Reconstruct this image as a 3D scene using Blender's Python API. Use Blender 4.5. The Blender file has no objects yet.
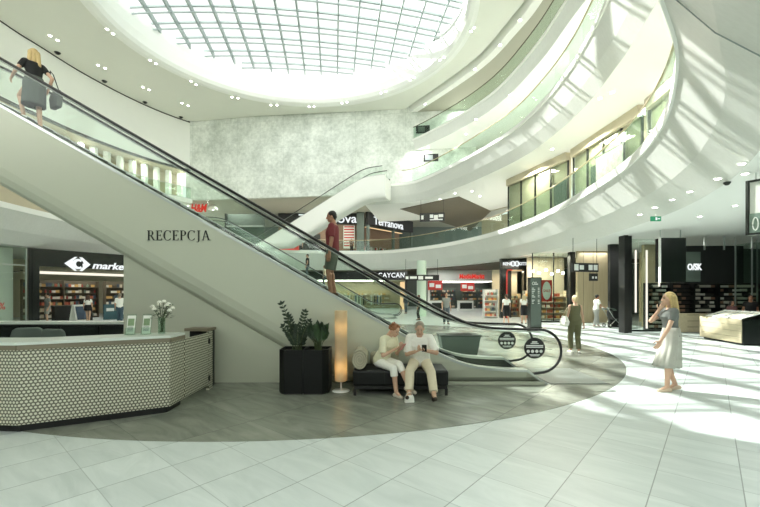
import bpy, math, random
from mathutils import Vector, Matrix
random.seed(7)
PI = math.pi
sc = bpy.context.scene
COL = sc.collection
F = 383.0; CX = 380.0; HV = 294.0; EYE = 1.68

def Pz(u, v, z):
    """floor-plan point of a sight line at a known height"""
    y = (z - EYE) * F / (HV - v)
    return ((u - CX) / F * y, y)
def Py(u, v, y):
    return Vector(((u - CX) / F * y, y, EYE + (HV - v) * y / F))

# ------------------------------------------------------------------ materials
def lin(c):
    return tuple(((x / 255) / 12.92 if x / 255 <= 0.04045 else ((x / 255 + 0.055) / 1.055) ** 2.4) for x in c)
class NT:
    def __init__(s, name):
        s.m = bpy.data.materials.new(name); s.m.use_nodes = True
        s.t = s.m.node_tree; s.t.nodes.clear()
        s.out = s.t.nodes.new('ShaderNodeOutputMaterial')
    def n(s, typ, **kw):
        nd = s.t.nodes.new(typ)
        for k, v in kw.items():
            setattr(nd, k, v)
        return nd
    def l(s, a, b): s.t.links.new(a, b)
    def math(s, op, a, b=None, c=None):
        nd = s.n('ShaderNodeMath', operation=op)
        for i, x in enumerate((a, b, c)):
            if x is None: continue
            if isinstance(x, (int, float)): nd.inputs[i].default_value = x
            else: s.l(x, nd.inputs[i])
        return nd.outputs[0]
    def mix(s, fac, a, b):
        nd = s.n('ShaderNodeMix', data_type='RGBA')
        for i, x in ((0, fac), (6, a), (7, b)):
            if isinstance(x, (int, float)): nd.inputs[i].default_value = x
            elif isinstance(x, tuple): nd.inputs[i].default_value = (*x[:3], 1)
            else: s.l(x, nd.inputs[i])
        return nd.outputs[2]
    def noise(s, scale, detail=3, coord=None, rough=.5, dist=0):
        nd = s.n('ShaderNodeTexNoise'); nd.inputs['Scale'].default_value = scale
        nd.inputs['Detail'].default_value = detail; nd.inputs['Roughness'].default_value = rough
        nd.inputs['Distortion'].default_value = dist
        if coord is not None: s.l(coord, nd.inputs['Vector'])
        return nd.outputs['Fac']
    def obj(s): return s.n('ShaderNodeTexCoord').outputs['Object']
    def pos(s): return s.n('ShaderNodeNewGeometry').outputs['Position']
    def ramp(s, fac, a, b):
        nd = s.n('ShaderNodeMapRange'); s.l(fac, nd.inputs[0])
        nd.inputs[1].default_value = a; nd.inputs[2].default_value = b
        return nd.outputs[0]
    def dot(s, v, d):
        nd = s.n('ShaderNodeVectorMath', operation='DOT_PRODUCT'); s.l(v, nd.inputs[0]); nd.inputs[1].default_value = d
        return nd.outputs['Value']
    def scale(s, v, d):
        nd = s.n('ShaderNodeVectorMath', operation='MULTIPLY'); s.l(v, nd.inputs[0]); nd.inputs[1].default_value = d
        return nd.outputs[0]
    def bsdf(s, col, rough=.5, metal=0, spec=.5, **kw):
        b = s.n('ShaderNodeBsdfPrincipled')
        if isinstance(col, tuple): b.inputs['Base Color'].default_value = (*col[:3], 1)
        else: s.l(col, b.inputs['Base Color'])
        if isinstance(rough, (int, float)): b.inputs['Roughness'].default_value = rough
        else: s.l(rough, b.inputs['Roughness'])
        b.inputs['Metallic'].default_value = metal
        b.inputs['Specular IOR Level'].default_value = spec
        for k, v in kw.items(): b.inputs[k].default_value = v
        s.l(b.outputs[0], s.out.inputs[0]); return b

def plain(name, c, rough=.5, metal=0, spec=.5, var=.06, nscale=9):
    t = NT(name); c = lin(c)
    f = t.noise(nscale, 3, t.obj())
    a = tuple(x * (1 - var) for x in c); b = tuple(min(1, x * (1 + var)) for x in c)
    t.bsdf(t.mix(f, a, b), rough, metal, spec); return t.m
def emit(name, c, st):
    t = NT(name); e = t.n('ShaderNodeEmission'); e.inputs[0].default_value = (*lin(c), 1); e.inputs[1].default_value = st
    t.l(e.outputs[0], t.out.inputs[0]); return t.m
def glass(name, tint=(236, 244, 238), refl=1.0, ior=1.45):
    t = NT(name)
    tr = t.n('ShaderNodeBsdfTransparent'); tr.inputs[0].default_value = (*lin(tint), 1)
    gl = t.n('ShaderNodeBsdfGlossy'); gl.inputs['Roughness'].default_value = .03; gl.inputs[0].default_value = (.9, .95, .92, 1)
    lw_ = t.n('ShaderNodeLayerWeight'); lw_.inputs[0].default_value = .5
    fr = t.n('ShaderNodeMath', operation='MULTIPLY_ADD'); t.l(t.math('POWER', lw_.outputs['Facing'], 4.0), fr.inputs[0]); fr.inputs[1].default_value = .55; fr.inputs[2].default_value = .014
    mx = t.n('ShaderNodeMixShader')
    t.l(t.math('MULTIPLY', fr.outputs[0], refl), mx.inputs[0]); t.l(tr.outputs[0], mx.inputs[1]); t.l(gl.outputs[0], mx.inputs[2])
    t.l(mx.outputs[0], t.out.inputs[0]); return t.m

M = {}
# floor marble: 60 cm tiles on a grid turned about 41 degrees
def tile_mat(name, base, vein, joint, jw, rough, size, du, dw, ou, ow, contrast, vscale):
    t = NT(name); p = t.pos()
    a = t.dot(p, du); b = t.dot(p, dw)
    ua = t.math('DIVIDE', t.math('SUBTRACT', a, ou), size); ub = t.math('DIVIDE', t.math('SUBTRACT', b, ow), size)
    def line(x, w):
        fr = t.math('FRACT', t.math('ADD', x, .5))
        return t.math('LESS_THAN', t.math('ABSOLUTE', t.math('SUBTRACT', fr, .5)), w / size)
    j1 = line(ua, jw); j2 = line(ub, jw * .8)
    j = t.math('MAXIMUM', j1, t.math('MULTIPLY', j2, .6))
    cmb = t.n('ShaderNodeCombineXYZ'); t.l(t.math('FLOOR', ua), cmb.inputs[0]); t.l(t.math('FLOOR', ub), cmb.inputs[1])
    wn = t.n('ShaderNodeTexWhiteNoise'); t.l(cmb.outputs[0], wn.inputs[0])
    # veining, stretched along the joints and shifted per tile
    c2 = t.n('ShaderNodeCombineXYZ'); t.l(t.math('ADD', t.math('MULTIPLY', ua, .25), t.math('MULTIPLY', wn.outputs[0], 7)), c2.inputs[1]); t.l(ub, c2.inputs[0])
    t.l(wn.outputs[0], c2.inputs[2])
    v = t.noise(vscale, 6, c2.outputs[0], .6, 1.2)
    v = t.ramp(v, .35, .7)
    col = t.mix(t.math('MULTIPLY', v, contrast), lin(base), lin(vein))
    tw = t.math('MULTIPLY', t.math('SUBTRACT', wn.outputs[0], .5), .10)
    hsv = t.n('ShaderNodeHueSaturation'); t.l(col, hsv.inputs['Color']); t.l(t.math('ADD', tw, 1.0), hsv.inputs['Value'])
    col = t.mix(j, hsv.outputs[0], lin(joint))
    t.bsdf(col, rough, 0, .35); return t.m
DU = (.756, -.655, 0); DW = (.655, .756, 0)
M['floor'] = tile_mat('pale_marble_tiles', (211, 219, 217), (184, 195, 192), (142, 152, 149), 0.0045, .34, .6, DU, DW, .205, .3, .75, 2.2)
M['dark_floor'] = tile_mat('grey_stone_tiles', (116, 121, 111), (150, 154, 143), (90, 95, 88), .004, .24, 1.2, DU, DW, .205, .3, .9, 4)
M['white'] = plain('white_plaster', (240, 242, 236), .6, var=.015, nscale=2)
M['ceil'] = plain('ceiling_plaster', (223, 225, 214), .7, var=.015, nscale=1)
M['fascia'] = None
def fascia():
    t = NT('pale_panelled_fascia'); p = t.pos()
    f = t.noise(.6, 3, p); g = t.noise(14, 2, t.scale(p, (1, 1, .06)))
    c = t.mix(t.math('ADD', t.math('MULTIPLY', f, .5), t.math('MULTIPLY', g, .5)), lin((211, 214, 207)), lin((234, 236, 231)))
    t.bsdf(c, .55); return t.m
M['fascia'] = fascia()
M['soffit'] = plain('soffit_plaster', (239, 241, 236), .65, var=.012, nscale=1)
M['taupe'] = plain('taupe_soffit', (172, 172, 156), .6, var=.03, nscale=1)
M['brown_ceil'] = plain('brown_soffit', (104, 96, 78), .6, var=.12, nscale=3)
def concrete():
    t = NT('mottled_concrete'); p = t.pos()
    a = t.noise(.55, 6, p, .65); b = t.noise(3.2, 5, p, .7)
    f = t.ramp(t.math('ADD', t.math('MULTIPLY', a, .55), t.math('MULTIPLY', b, .45)), .38, .62)
    c = t.mix(f, lin((184, 192, 182)), lin((232, 237, 229)))
    # panel joints
    x = t.dot(p, (1, 0, 0)); z = t.dot(p, (0, 0, 1))
    jx = t.math('LESS_THAN', t.math('FRACT', t.math('DIVIDE', x, 2.4)), .012); jz = t.math('LESS_THAN', t.math('FRACT', t.math('DIVIDE', z, 2.7)), .010)
    c = t.mix(t.math('MULTIPLY', t.math('MAXIMUM', jx, jz), .35), c, lin((150, 160, 150)))
    t.bsdf(c, .75); return t.m
M['concrete'] = concrete()
M['truss'] = plain('sage_grey_cladding', (203, 207, 189), .55, var=.015, nscale=1)
M['wall_sage'] = plain('sage_grey_wall', (192, 196, 178), .6, var=.02, nscale=1)
M['steel'] = plain('brushed_steel', (196, 202, 198), .3, .9, var=.04, nscale=30)
M['dark_steel'] = plain('dark_steel', (58, 62, 58), .4, .7, var=.1, nscale=20)
M['rubber'] = plain('black_rubber', (22, 23, 22), .32, var=.1)
M['black'] = plain('matt_black', (24, 26, 24), .5, var=.15)
M['blackgloss'] = plain('black_panel', (20, 26, 22), .2, var=.1)
M['leather'] = plain('black_leather', (19, 21, 20), .42, spec=.3, var=.2, nscale=25)
M['planter'] = plain('black_lacquered_metal', (17, 19, 18), .4, spec=.3, var=.1)
M['gold'] = plain('brass_toned_handrail', (184, 172, 138), .35, .6, var=.03)
M['brass_dark'] = plain('bronze_handrail', (96, 92, 74), .35, .6, var=.03)
M['glass'] = glass('clear_glass', (250, 253, 251), .8)
M['glass_green'] = glass('greenish_glass', (238, 246, 241), .8)
M['sky_glass'] = glass('skylight_glass', (246, 250, 248), .5)
M['mullion'] = plain('grey_mullion', (158, 170, 168), .5, .2, var=.03)
M['shopglass'] = glass('shop_glass', (238, 244, 240), 1.2)
M['bulb'] = emit('lamp_white', (255, 252, 240), 14)
M['strip'] = emit('light_strip', (255, 250, 238), 6)
M['tube'] = emit('dim_light_tube', (255, 248, 230), .9)
M['warm'] = emit('warm_lamp', (255, 206, 140), 7)
M['warm_soft'] = emit('soft_warm_panel', (255, 220, 165), .75)
M['sign_white'] = emit('white_sign_letters', (244, 250, 250), .85)
M['letter_white'] = plain('white_letters', (232, 236, 232), .5, var=.01)
M['letter_dark'] = plain('dark_letters', (26, 30, 26), .4, var=.05)
M['red'] = plain('signal_red', (196, 58, 50), .5, var=.06)
M['red_lit'] = emit('red_lit_letters', (220, 62, 52), .8)
M['wood'] = None
def wood(name, a, b, axis):
    t = NT(name); p = t.pos()
    s = [14, 14, 14]; s[axis] = .8
    f = t.noise(1.0, 5, t.scale(p, tuple(s)), .6)
    t.bsdf(t.mix(f, lin(a), lin(b)), .5); return t.m
M['wood'] = wood('light_oak_veneer', (176, 160, 126), (205, 192, 160), 2)
M['wood_h'] = wood('pale_oak_boards', (186, 172, 140), (214, 202, 172), 1)
M['desk_edge'] = wood('grey_oak_edge', (118, 110, 90), (140, 132, 112), 0)
M['beige'] = plain('beige_wall', (192, 184, 160), .6, var=.03, nscale=2)
M['brick'] = plain('brown_brickwork', (134, 112, 92), .8, var=.2, nscale=8)
M['greenwall'] = plain('grey_green_panel', (92, 104, 96), .5, var=.05)
M['counter_white'] = plain('white_solid_surface', (214, 222, 214), .25, var=.02)
M['green_screen'] = emit('green_exit_panel', (60, 140, 100), 1.0)
M['bolster'] = plain('beige_woven_fabric', (172, 168, 148), .9, var=.12, nscale=60)
M['leaf'] = plain('dark_green_leaf', (38, 56, 36), .35, var=.35, nscale=14)
M['leaf2'] = plain('mid_green_leaf', (56, 80, 50), .35, var=.3, nscale=14)
M['stem'] = plain('green_stem', (70, 84, 50), .5, var=.2)
M['soil'] = plain('potting_soil', (40, 34, 28), .9, var=.4, nscale=40)
M['petal'] = plain('white_petal', (240, 240, 228), .6, var=.03)
M['paper'] = plain('white_paper', (232, 234, 226), .7, var=.02)
M['green_paper'] = plain('green_print', (132, 156, 118), .6, var=.2, nscale=40)
def perf(name, e, c_dot, c_hole, cw=.043, rh=.0395, r=.0150):
    t = NT(name); p = t.pos()
    s = t.math('DIVIDE', t.dot(p, e), cw); z = t.math('DIVIDE', t.dot(p, (0, 0, 1)), rh)
    row = t.math('FLOOR', z)
    s2 = t.math('ADD', s, t.math('MULTIPLY', t.math('MODULO', row, 2.0), .5))
    dx = t.math('MULTIPLY', t.math('SUBTRACT', t.math('FRACT', s2), .5), cw)
    dz = t.math('MULTIPLY', t.math('SUBTRACT', t.math('FRACT', z), .5), rh)
    d = t.math('SQRT', t.math('ADD', t.math('MULTIPLY', dx, dx), t.math('MULTIPLY', dz, dz)))
    m = t.math('LESS_THAN', d, r)
    t.bsdf(t.mix(m, lin(c_hole), lin(c_dot)), .55); return t.m

# ------------------------------------------------------------------ mesh builder
class MB:
    def __init__(s): s.v = []; s.f = []; s.mi = []; s.cur = 0
    def add(s, vs, fs):
        o = len(s.v); s.v += [tuple(x) for x in vs]
        for f in fs: s.f.append(tuple(i + o for i in f)); s.mi.append(s.cur)
        return s
    def quad(s, a, b, c, d): return s.add([a, b, c, d], [(0, 1, 2, 3)])
    def box(s, c, d, rz=0, rot=None):
        m = rot if rot is not None else Matrix.Rotation(rz, 3, 'Z')
        c = Vector(c); vs = []
        for k in range(8):
            p = Vector(((k & 1) - .5, ((k >> 1) & 1) - .5, ((k >> 2) & 1) - .5))
            vs.append(c + m @ Vector((p.x * d[0], p.y * d[1], p.z * d[2])))
        return s.add(vs, [(0, 2, 3, 1), (4, 5, 7, 6), (0, 1, 5, 4), (2, 6, 7, 3), (0, 4, 6, 2), (1, 3, 7, 5)])
    def bar(s, p, q, w, t, up=(0, 0, 1)):
        """box from p to q, w across, t along up"""
        p, q = Vector(p), Vector(q); d = q - p; L = d.length
        if L < 1e-6: return s
        d.normalize(); up = Vector(up); sx = d.cross(up)
        if sx.length < 1e-5: sx = d.cross(Vector((1, 0, 0)))
        sx.normalize(); uz = sx.cross(d)
        m = Matrix((sx, d, uz)).transposed()
        return s.box((p + q) / 2, (w, L, t), rot=m)
    def prism(s, poly, z0, z1):
        n = len(poly); vs = [(x, y, z0) for x, y in poly] + [(x, y, z1) for x, y in poly]
        fs = [tuple(range(n - 1, -1, -1)), tuple(range(n, 2 * n))]
        fs += [(i, (i + 1) % n, n + (i + 1) % n, n + i) for i in range(n)]
        return s.add(vs, fs)
    def plate(s, poly3, n, t):
        """extrude a planar 3-D polygon by t along n"""
        n = Vector(n).normalized() * t; k = len(poly3)
        vs = [Vector(p) for p in poly3] + [Vector(p) + n for p in poly3]
        fs = [tuple(range(k - 1, -1, -1)), tuple(range(k, 2 * k))] + [(i, (i + 1) % k, k + (i + 1) % k, k + i) for i in range(k)]
        return s.add(vs, fs)
    def loft(s, rings, cap=True, closed=True):
        n = len(rings[0]); vs = [p for r in rings for p in r]; fs = []
        for i in range(len(rings) - 1):
            for j in range(n if closed else n - 1):
                k = (j + 1) % n
                fs.append((i * n + j, i * n + k, (i + 1) * n + k, (i + 1) * n + j))
        if cap: fs.append(tuple(range(n - 1, -1, -1))); fs.append(tuple(range((len(rings) - 1) * n, len(rings) * n)))
        return s.add(vs, fs)
    def tube(s, pts, r, n=8, closed=False, ry=None):
        pts = [Vector(p) for p in pts]; rings = []; N = len(pts)
        rr = r if isinstance(r, (list, tuple)) else [r] * N
        for i, p in enumerate(pts):
            if closed: d = pts[(i + 1) % N] - pts[i - 1]
            else: d = pts[min(i + 1, N - 1)] - pts[max(i - 1, 0)]
            d.normalize(); a = d.cross(Vector((0, 0, 1)))
            if a.length < 1e-3: a = d.cross(Vector((0, 1, 0)))
            a.normalize(); b = a.cross(d)
            q = (ry if ry else rr[i])
            rings.append([p + a * (rr[i] * math.cos(2 * PI * k / n)) + b * (q * math.sin(2 * PI * k / n)) for k in range(n)])
        if closed: rings.append(rings[0]); return s.loft(rings, False)
        return s.loft(rings)
    def cone(s, p, q, r0, r1, n=12, cap=True):
        """rounded tapered limb"""
        p, q = Vector(p), Vector(q); d = q - p; L = max(d.length, 1e-6); d = d / L
        a = d.cross(Vector((0, 0, 1)))
        if a.length < 1e-3: a = d.cross(Vector((0, 1, 0)))
        a.normalize(); b = a.cross(d); prof = []
        if cap: prof += [(-r0 * math.cos(t), r0 * math.sin(t)) for t in (.15, .5, 1.0)]
        prof += [(0, r0), (L * .5, (r0 + r1) / 2), (L, r1)]
        if cap: prof += [(L + r1 * math.cos(t), r1 * math.sin(t)) for t in (1.0, .5, .15)]
        return s.loft([[p + d * h + a * (r * math.cos(2 * PI * k / n)) + b * (r * math.sin(2 * PI * k / n)) for k in range(n)] for h, r in prof])
    def ell(s, c, r, n=14, m=9, rot=None):
        c = Vector(c); rings = []
        for i in range(m):
            t = PI * (i + .35) / (m - .3)
            ring = []
            for k in range(n):
                v = Vector((r[0] * math.sin(t) * math.cos(2 * PI * k / n), r[1] * math.sin(t) * math.sin(2 * PI * k / n), -r[2] * math.cos(t)))
                if rot is not None: v = rot @ v
                ring.append(c + v)
            rings.append(ring)
        return s.loft(rings)
    def lathe(s, c, prof, n=24):
        c = Vector(c)
        return s.loft([[c + Vector((r * math.cos(2 * PI * k / n), r * math.sin(2 * PI * k / n), z)) for k in range(n)] for r, z in prof])
    def mesh(s, name):
        me = bpy.data.meshes.new(name); me.from_pydata(s.v, [], s.f)
        import bmesh
        bm = bmesh.new(); bm.from_mesh(me); bmesh.ops.recalc_face_normals(bm, faces=bm.faces); bm.to_mesh(me); bm.free()
        for p, i in zip(me.polygons, s.mi): p.material_index = i
        return me
    def build(s, name, mat, parent=None, smooth=False, bevel=0, angle=None):
        me = s.mesh(name)
        for m in (mat if isinstance(mat, (list, tuple)) else [mat]): me.materials.append(m)
        if smooth: me.shade_smooth() if angle is None else None
        o = bpy.data.objects.new(name, me); COL.objects.link(o)
        if smooth and angle: 
            for p in me.polygons: p.use_smooth = True
        if parent: o.parent = parent
        if bevel:
            b = o.modifiers.new('edge', 'BEVEL'); b.width = bevel; b.segments = 2; b.limit_method = 'ANGLE'
        return o

def thing(name, label, cat, loc=(0, 0, 0), rz=0, group=None):
    o = bpy.data.objects.new(name, None); COL.objects.link(o); o.empty_display_size = .1
    o.location = loc; o.rotation_euler = (0, 0, rz); return tag(o, label, cat, group)
def tag(o, label, cat, group=None):
    o['label'] = label; o['category'] = cat
    if group: o['group'] = group
    return o
def struct(o, label=None):
    o['kind'] = 'structure'
    if label: o['label'] = label
    return o
def dup(root, loc, rz=None, label=None, group=None, mats=None):
    r = root.copy(); COL.objects.link(r); r.location = loc
    if rz is not None: r.rotation_euler = (0, 0, rz)
    if label: r['label'] = label
    if group: r['group'] = group
    for ch in list(root.children):
        c = ch.copy(); COL.objects.link(c); c.parent = r
        for g in list(ch.children):
            d = g.copy(); COL.objects.link(d); d.parent = c
    return r

# text as mesh, front face towards -Y before placing; returns local points object
def text_obj(name, body, height, mat, parent=None, loc=(0, 0, 0), rz=0, depth=.01, bold=0.0, shear=0.0, width=None, align='CENTER', rx=PI / 2, spacing=1.0):
    cu = bpy.data.curves.new(name, 'FONT'); cu.body = body; cu.size = height / .69; cu.extrude = depth / 2
    cu.offset = bold; cu.shear = shear; cu.align_x = align; cu.align_y = 'BOTTOM_BASELINE'; cu.space_character = spacing
    cu.resolution_u = 3
    t = bpy.data.objects.new(name, cu); COL.objects.link(t)
    dg = bpy.context.evaluated_depsgraph_get(); me = bpy.data.meshes.new_from_object(t.evaluated_get(dg))
    bpy.data.objects.remove(t); bpy.data.curves.remove(cu)
    me.name = name; me.materials.clear(); me.materials.append(mat)
    if width and len(me.vertices):
        xs = [v.co.x for v in me.vertices]; w = max(xs) - min(xs); mid = (max(xs) + min(xs)) / 2
        for v in me.vertices: v.co.x = (v.co.x - (mid if align == 'CENTER' else min(xs))) * width / w
    me.transform(Matrix.Rotation(rx, 4, 'X')); me.transform(Matrix.Rotation(rz, 4, 'Z')); me.transform(Matrix.Translation(loc))
    o = bpy.data.objects.new(name, me); COL.objects.link(o)
    if parent: o.parent = parent
    return o

def spline(pts, n=10, closed=False):
    pts = [Vector(p) for p in pts]; N = len(pts); out = []
    g = (lambda i: pts[i % N]) if closed else (lambda i: pts[min(max(i, 0), N - 1)])
    for i in range(N if closed else N - 1):
        p0, p1, p2, p3 = g(i - 1), g(i), g(i + 1), g(i + 2)
        for k in range(n):
            t = k / n
            out.append(.5 * ((2 * p1) + (p2 - p0) * t + (2 * p0 - 5 * p1 + 4 * p2 - p3) * t * t + (3 * p1 - p0 - 3 * p2 + p3) * t ** 3))
    if not closed: out.append(pts[-1])
    return out
def resample(pts, step):
    pts = [Vector(p) for p in pts]; out = [pts[0]]; acc = 0
    for a, b in zip(pts, pts[1:]):
        L = (b - a).length
        if L < 1e-9: continue
        t = step - acc
        while t <= L:
            out.append(a + (b - a) * (t / L)); t += step
        acc = L - (t - step)
    if (out[-1] - pts[-1]).length > step * .3: out.append(pts[-1])
    return out
def offset(pts, d, closed=False):
    """plan offset; d > 0 to the left of the direction of travel"""
    N = len(pts); out = []
    for i, p in enumerate(pts):
        if closed: a, b = pts[i - 1], pts[(i + 1) % N]
        else: a, b = pts[max(i - 1, 0)], pts[min(i + 1, N - 1)]
        t = Vector((b[0] - a[0], b[1] - a[1])); t.normalize()
        out.append(Vector((p[0] - t.y * d, p[1] + t.x * d)))
    return out
def strip(mb, A, za, B, zb, closed=False):
    N = len(A)
    for i in range(N if closed else N - 1):
        j = (i + 1) % N
        mb.quad((A[i][0], A[i][1], za), (A[j][0], A[j][1], za), (B[j][0], B[j][1], zb), (B[i][0], B[i][1], zb))
# ------------------------------------------------------------------ camera, sun, sky
cd = bpy.data.cameras.new('camera'); cam = bpy.data.objects.new('camera', cd); COL.objects.link(cam)
cam.location = (0, 0, EYE); cam.rotation_euler = (PI / 2, 0, 0)
cd.sensor_width = 36; cd.lens = F / 760 * 36; cd.shift_y = 40.5 / 760; cd.clip_start = .05; cd.clip_end = 300
sc.camera = cam
sd = bpy.data.lights.new('sun', 'SUN'); sun = bpy.data.objects.new('sun', sd); COL.objects.link(sun)
sd.energy = 8.5; sd.angle = math.radians(.4); sd.color = (1, .985, .95)
SUN = Vector((19, -13.4, -21.8)).normalized()
sun.rotation_euler = SUN.to_track_quat('-Z', 'Y').to_euler(); sun.location = (-20, 40, 40)
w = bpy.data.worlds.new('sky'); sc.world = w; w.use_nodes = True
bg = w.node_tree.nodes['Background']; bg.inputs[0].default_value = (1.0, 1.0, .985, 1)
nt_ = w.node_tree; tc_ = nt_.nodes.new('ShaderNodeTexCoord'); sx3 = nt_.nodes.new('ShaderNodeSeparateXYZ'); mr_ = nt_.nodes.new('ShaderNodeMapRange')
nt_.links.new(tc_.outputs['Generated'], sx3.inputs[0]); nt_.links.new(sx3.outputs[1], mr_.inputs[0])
# sky strength raised low behind the viewer as an added, unseen front fill
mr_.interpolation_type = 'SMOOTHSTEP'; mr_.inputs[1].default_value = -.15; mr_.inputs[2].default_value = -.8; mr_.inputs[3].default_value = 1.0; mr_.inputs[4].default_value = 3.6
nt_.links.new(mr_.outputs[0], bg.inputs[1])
sc.view_settings.view_transform = 'Standard'; sc.view_settings.look = 'None'; sc.view_settings.gamma = 1
sc.view_settings.use_curve_mapping = False; sc.view_settings.exposure = 0.37
sc.cycles.use_denoising = True
sc.cycles.max_bounces = 10; sc.cycles.diffuse_bounces = 7; sc.cycles.glossy_bounces = 3; sc.cycles.transmission_bounces = 4
sc.cycles.transparent_max_bounces = 24; sc.cycles.sample_clamp_indirect = 6
sc.cycles.caustics_reflective = False; sc.cycles.caustics_refractive = False

def area(name, loc, size, power, rot=(0, 0, 0), col=(1, .97, .9), sy=None):
    a = bpy.data.lights.new(name, 'AREA'); a.energy = power; a.size = size; a.color = col
    if sy: a.shape = 'RECTANGLE'; a.size_y = sy
    o = bpy.data.objects.new(name, a); COL.objects.link(o); o.location = loc; o.rotation_euler = rot; return o

# ------------------------------------------------------------------ floor
b = MB(); b.prism([(-45, -16), (40, -16), (40, 75), (-45, 75)], -.3, 0)
struct(b.build('floor', M['floor']), 'polished pale marble tile floor')
b = MB(); C0 = (-2.0, 13.15)
b.prism([(C0[0] + 8.8 * math.cos(2 * PI * k / 160), C0[1] + 8.8 * math.sin(2 * PI * k / 160)) for k in range(160)], -.01, .004)
struct(b.build('floor_inlay', M['dark_floor']), 'round dark grey stone inlay in the marble floor')
b = MB(); b.box((3.72, 7.87, .009), (1.1, 1.5, .012))
o = b.build('floor_plate', plain('ribbed_plate', (112, 119, 113), .45, .3)); struct(o, 'ribbed metal landing plate at the foot of the escalator')

# ------------------------------------------------------------------ balcony rings
L1Z, L2Z, L3Z, RZ = 6.0, 11.5, 16.4, 19.3
L1 = spline([(-11, 36.4), (-5.5, 38.4), (0, 38.3), (4.48, 34.3), (7.2, 29), (8.4, 24), (8.65, 18.5), (8.05, 13.0), (7.08, 9.86), (5.71, 7.45), (4.17, 5.6),
             (1.5, 3.4), (-3, 2.2), (-8, 2.3), (-13, 5.5), (-16.6, 11.5), (-17.6, 18), (-17.2, 24), (-15.2, 31)], 8, True)
L2p = [Pz(u, v, L2Z) for u, v in ((415, 180.5), (450, 165), (483, 147), (515, 126), (545, 97), (570, 65), (590, 30), (605, 0))]
L2 = spline([(-1.5, 34.6), (0.6, 34.2)] + L2p + [(6.6, 9.8), (5, 6.8), (2.5, 4.2), (-2, 2.2), (-8, 2.3)], 8)
L3p = [Pz(u, v, L3Z) for u, v in ((405, 142), (437, 127), (470, 108), (500, 85), (535, 45), (565, 0))]
L3 = spline([(-1, 40)] + L3p + [(9.3, 15.5), (8.3, 11), (6.2, 7), (3.0, 4), (-2, 2.2), (-8, 2.3)], 8)

def ring(name, P, zt, band, zb, rec, out, closed, label):
    B = offset(P, .0, closed); C = offset(P, rec, closed); D = offset(P, out, closed)
    mb = MB()
    mb.cur = 0; strip(mb, P, zt, B, zt - band, closed)
    # small drip step under the white band
    B2 = offset(P, .05, closed); strip(mb, B, zt - band, B2, zt - band, closed)
    mb.cur = 1
    E = offset(P, .05 + (rec - .05) * .5, closed)
    strip(mb, B2, zt - band, E, (zt - band) * .5 + zb * .5 - .12, closed); strip(mb, E, (zt - band) * .5 + zb * .5 - .12, C, zb, closed)
    mb.cur = 2; strip(mb, C, zb, D, zb, closed)
    strip(mb, D, zb, D, zt, closed); strip(mb, D, zt, P, zt, closed)
    o = mb.build(name, [M['white'], M['fascia'], M['soffit']]); struct(o, label)
    me = o.data
    for p in me.polygons: p.use_smooth = False
    return o
ring('balcony_slab_1', L1, L1Z, .28, 4.2, 1.2, 14.5, True, 'first floor balcony with white edge and slanted pale fascia')
ring('balcony_slab_2', L2, L2Z, .22, 9.9, .8, 9, False, 'second floor balcony with pale curved fascia')
ring('balcony_slab_3', L3, L3Z, .16, 15.35, .25, 8, False, 'third floor balcony with white curved edge')

# outer walls of the galleries
OUT = offset(L1, 14.3, True); OUT2 = offset(L1, 13.5, True)
b = MB(); strip(b, OUT, 0, OUT, 4.2, True); struct(b.build('wall_ground_outer', M['greenwall']), 'wall behind the ground floor shops')
n1 = len(L1)
R = [p for p in L1 if p.x > 3.5 and p.y > 4.5]
R = sorted(R, key=lambda p: -p.y)
Rw = offset(R, 7.5)
b = MB(); strip(b, Rw, 9.9, Rw, 20.0); struct(b.build('wall_right', M['beige']), 'gallery wall behind the upper balconies')
Rw3 = offset(R, 10); b = MB(); strip(b, Rw3, 6.0, Rw3, 9.95); struct(b.build('wall_right_first', M['beige']), 'gallery wall on the first floor')

# ------------------------------------------------------------------ roof with oval skylight
HC = (-6.0, 24.9); HA, HB = 11.5, 10.6
edge_r = [Pz(u, v, RZ) for u, v in ((405, 109), (450, 78), (480, 54), (505, 25), (524, 0))]
edge_l = [Pz(u, v, RZ) for u, v in ((0, 20), (42, 47), (82, 72), (125, 95), (160, 111), (190, 122))]
right_sp = spline(edge_r + [(8.8, 19), (8.2, 13), (7.5, 6), (7.2, -2), (7, -8)], 8)
left_sp = spline([(-22, -8), (-23.6, 6), (-24.6, 16)] + edge_l, 8)
outer = [Vector(p) for p in right_sp] + [Vector((-6, -8))] + [Vector(p) for p in left_sp] + [Vector((-12, 37.9)), Vector((-4, 37.1))]
def ray_out(th):
    d = Vector((math.cos(th), math.sin(th))); o = Vector(HC); best = None; N = len(outer)
    for i in range(N):
        p, q = outer[i], outer[(i + 1) % N]; e = q - p
        den = d.x * e.y - d.y * e.x
        if abs(den) < 1e-9: continue
        r = p - o; t = (r.x * e.y - r.y * e.x) / den; s = (r.x * d.y - r.y * d.x) / den
        if t > 0 and -1e-6 <= s <= 1 + 1e-6 and (best is None or t > best): best = t
    return o + d * (best or 12)
NTH = 180
def hole(s): return [Vector((HC[0] + HA * s * math.cos(2 * PI * k / NTH), HC[1] + HB * s * math.sin(2 * PI * k / NTH))) for k in range(NTH)]
OR = [ray_out(2 * PI * k / NTH) for k in range(NTH)]
b = MB()
strip(b, OR, RZ, hole(1.06), RZ, True)
prof = [(1.06, RZ), (1.035, RZ + .04), (1.012, RZ + .16), (1.0, RZ + .42), (1.0, RZ + 1.1), (1.012, RZ + 1.9), (1.03, RZ + 2.5)]
b.cur = 1
for (s0, z0), (s1, z1) in zip(prof, prof[1:]): strip(b, hole(s0), z0, hole(s1), z1, True)
b.cur = 0
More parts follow.
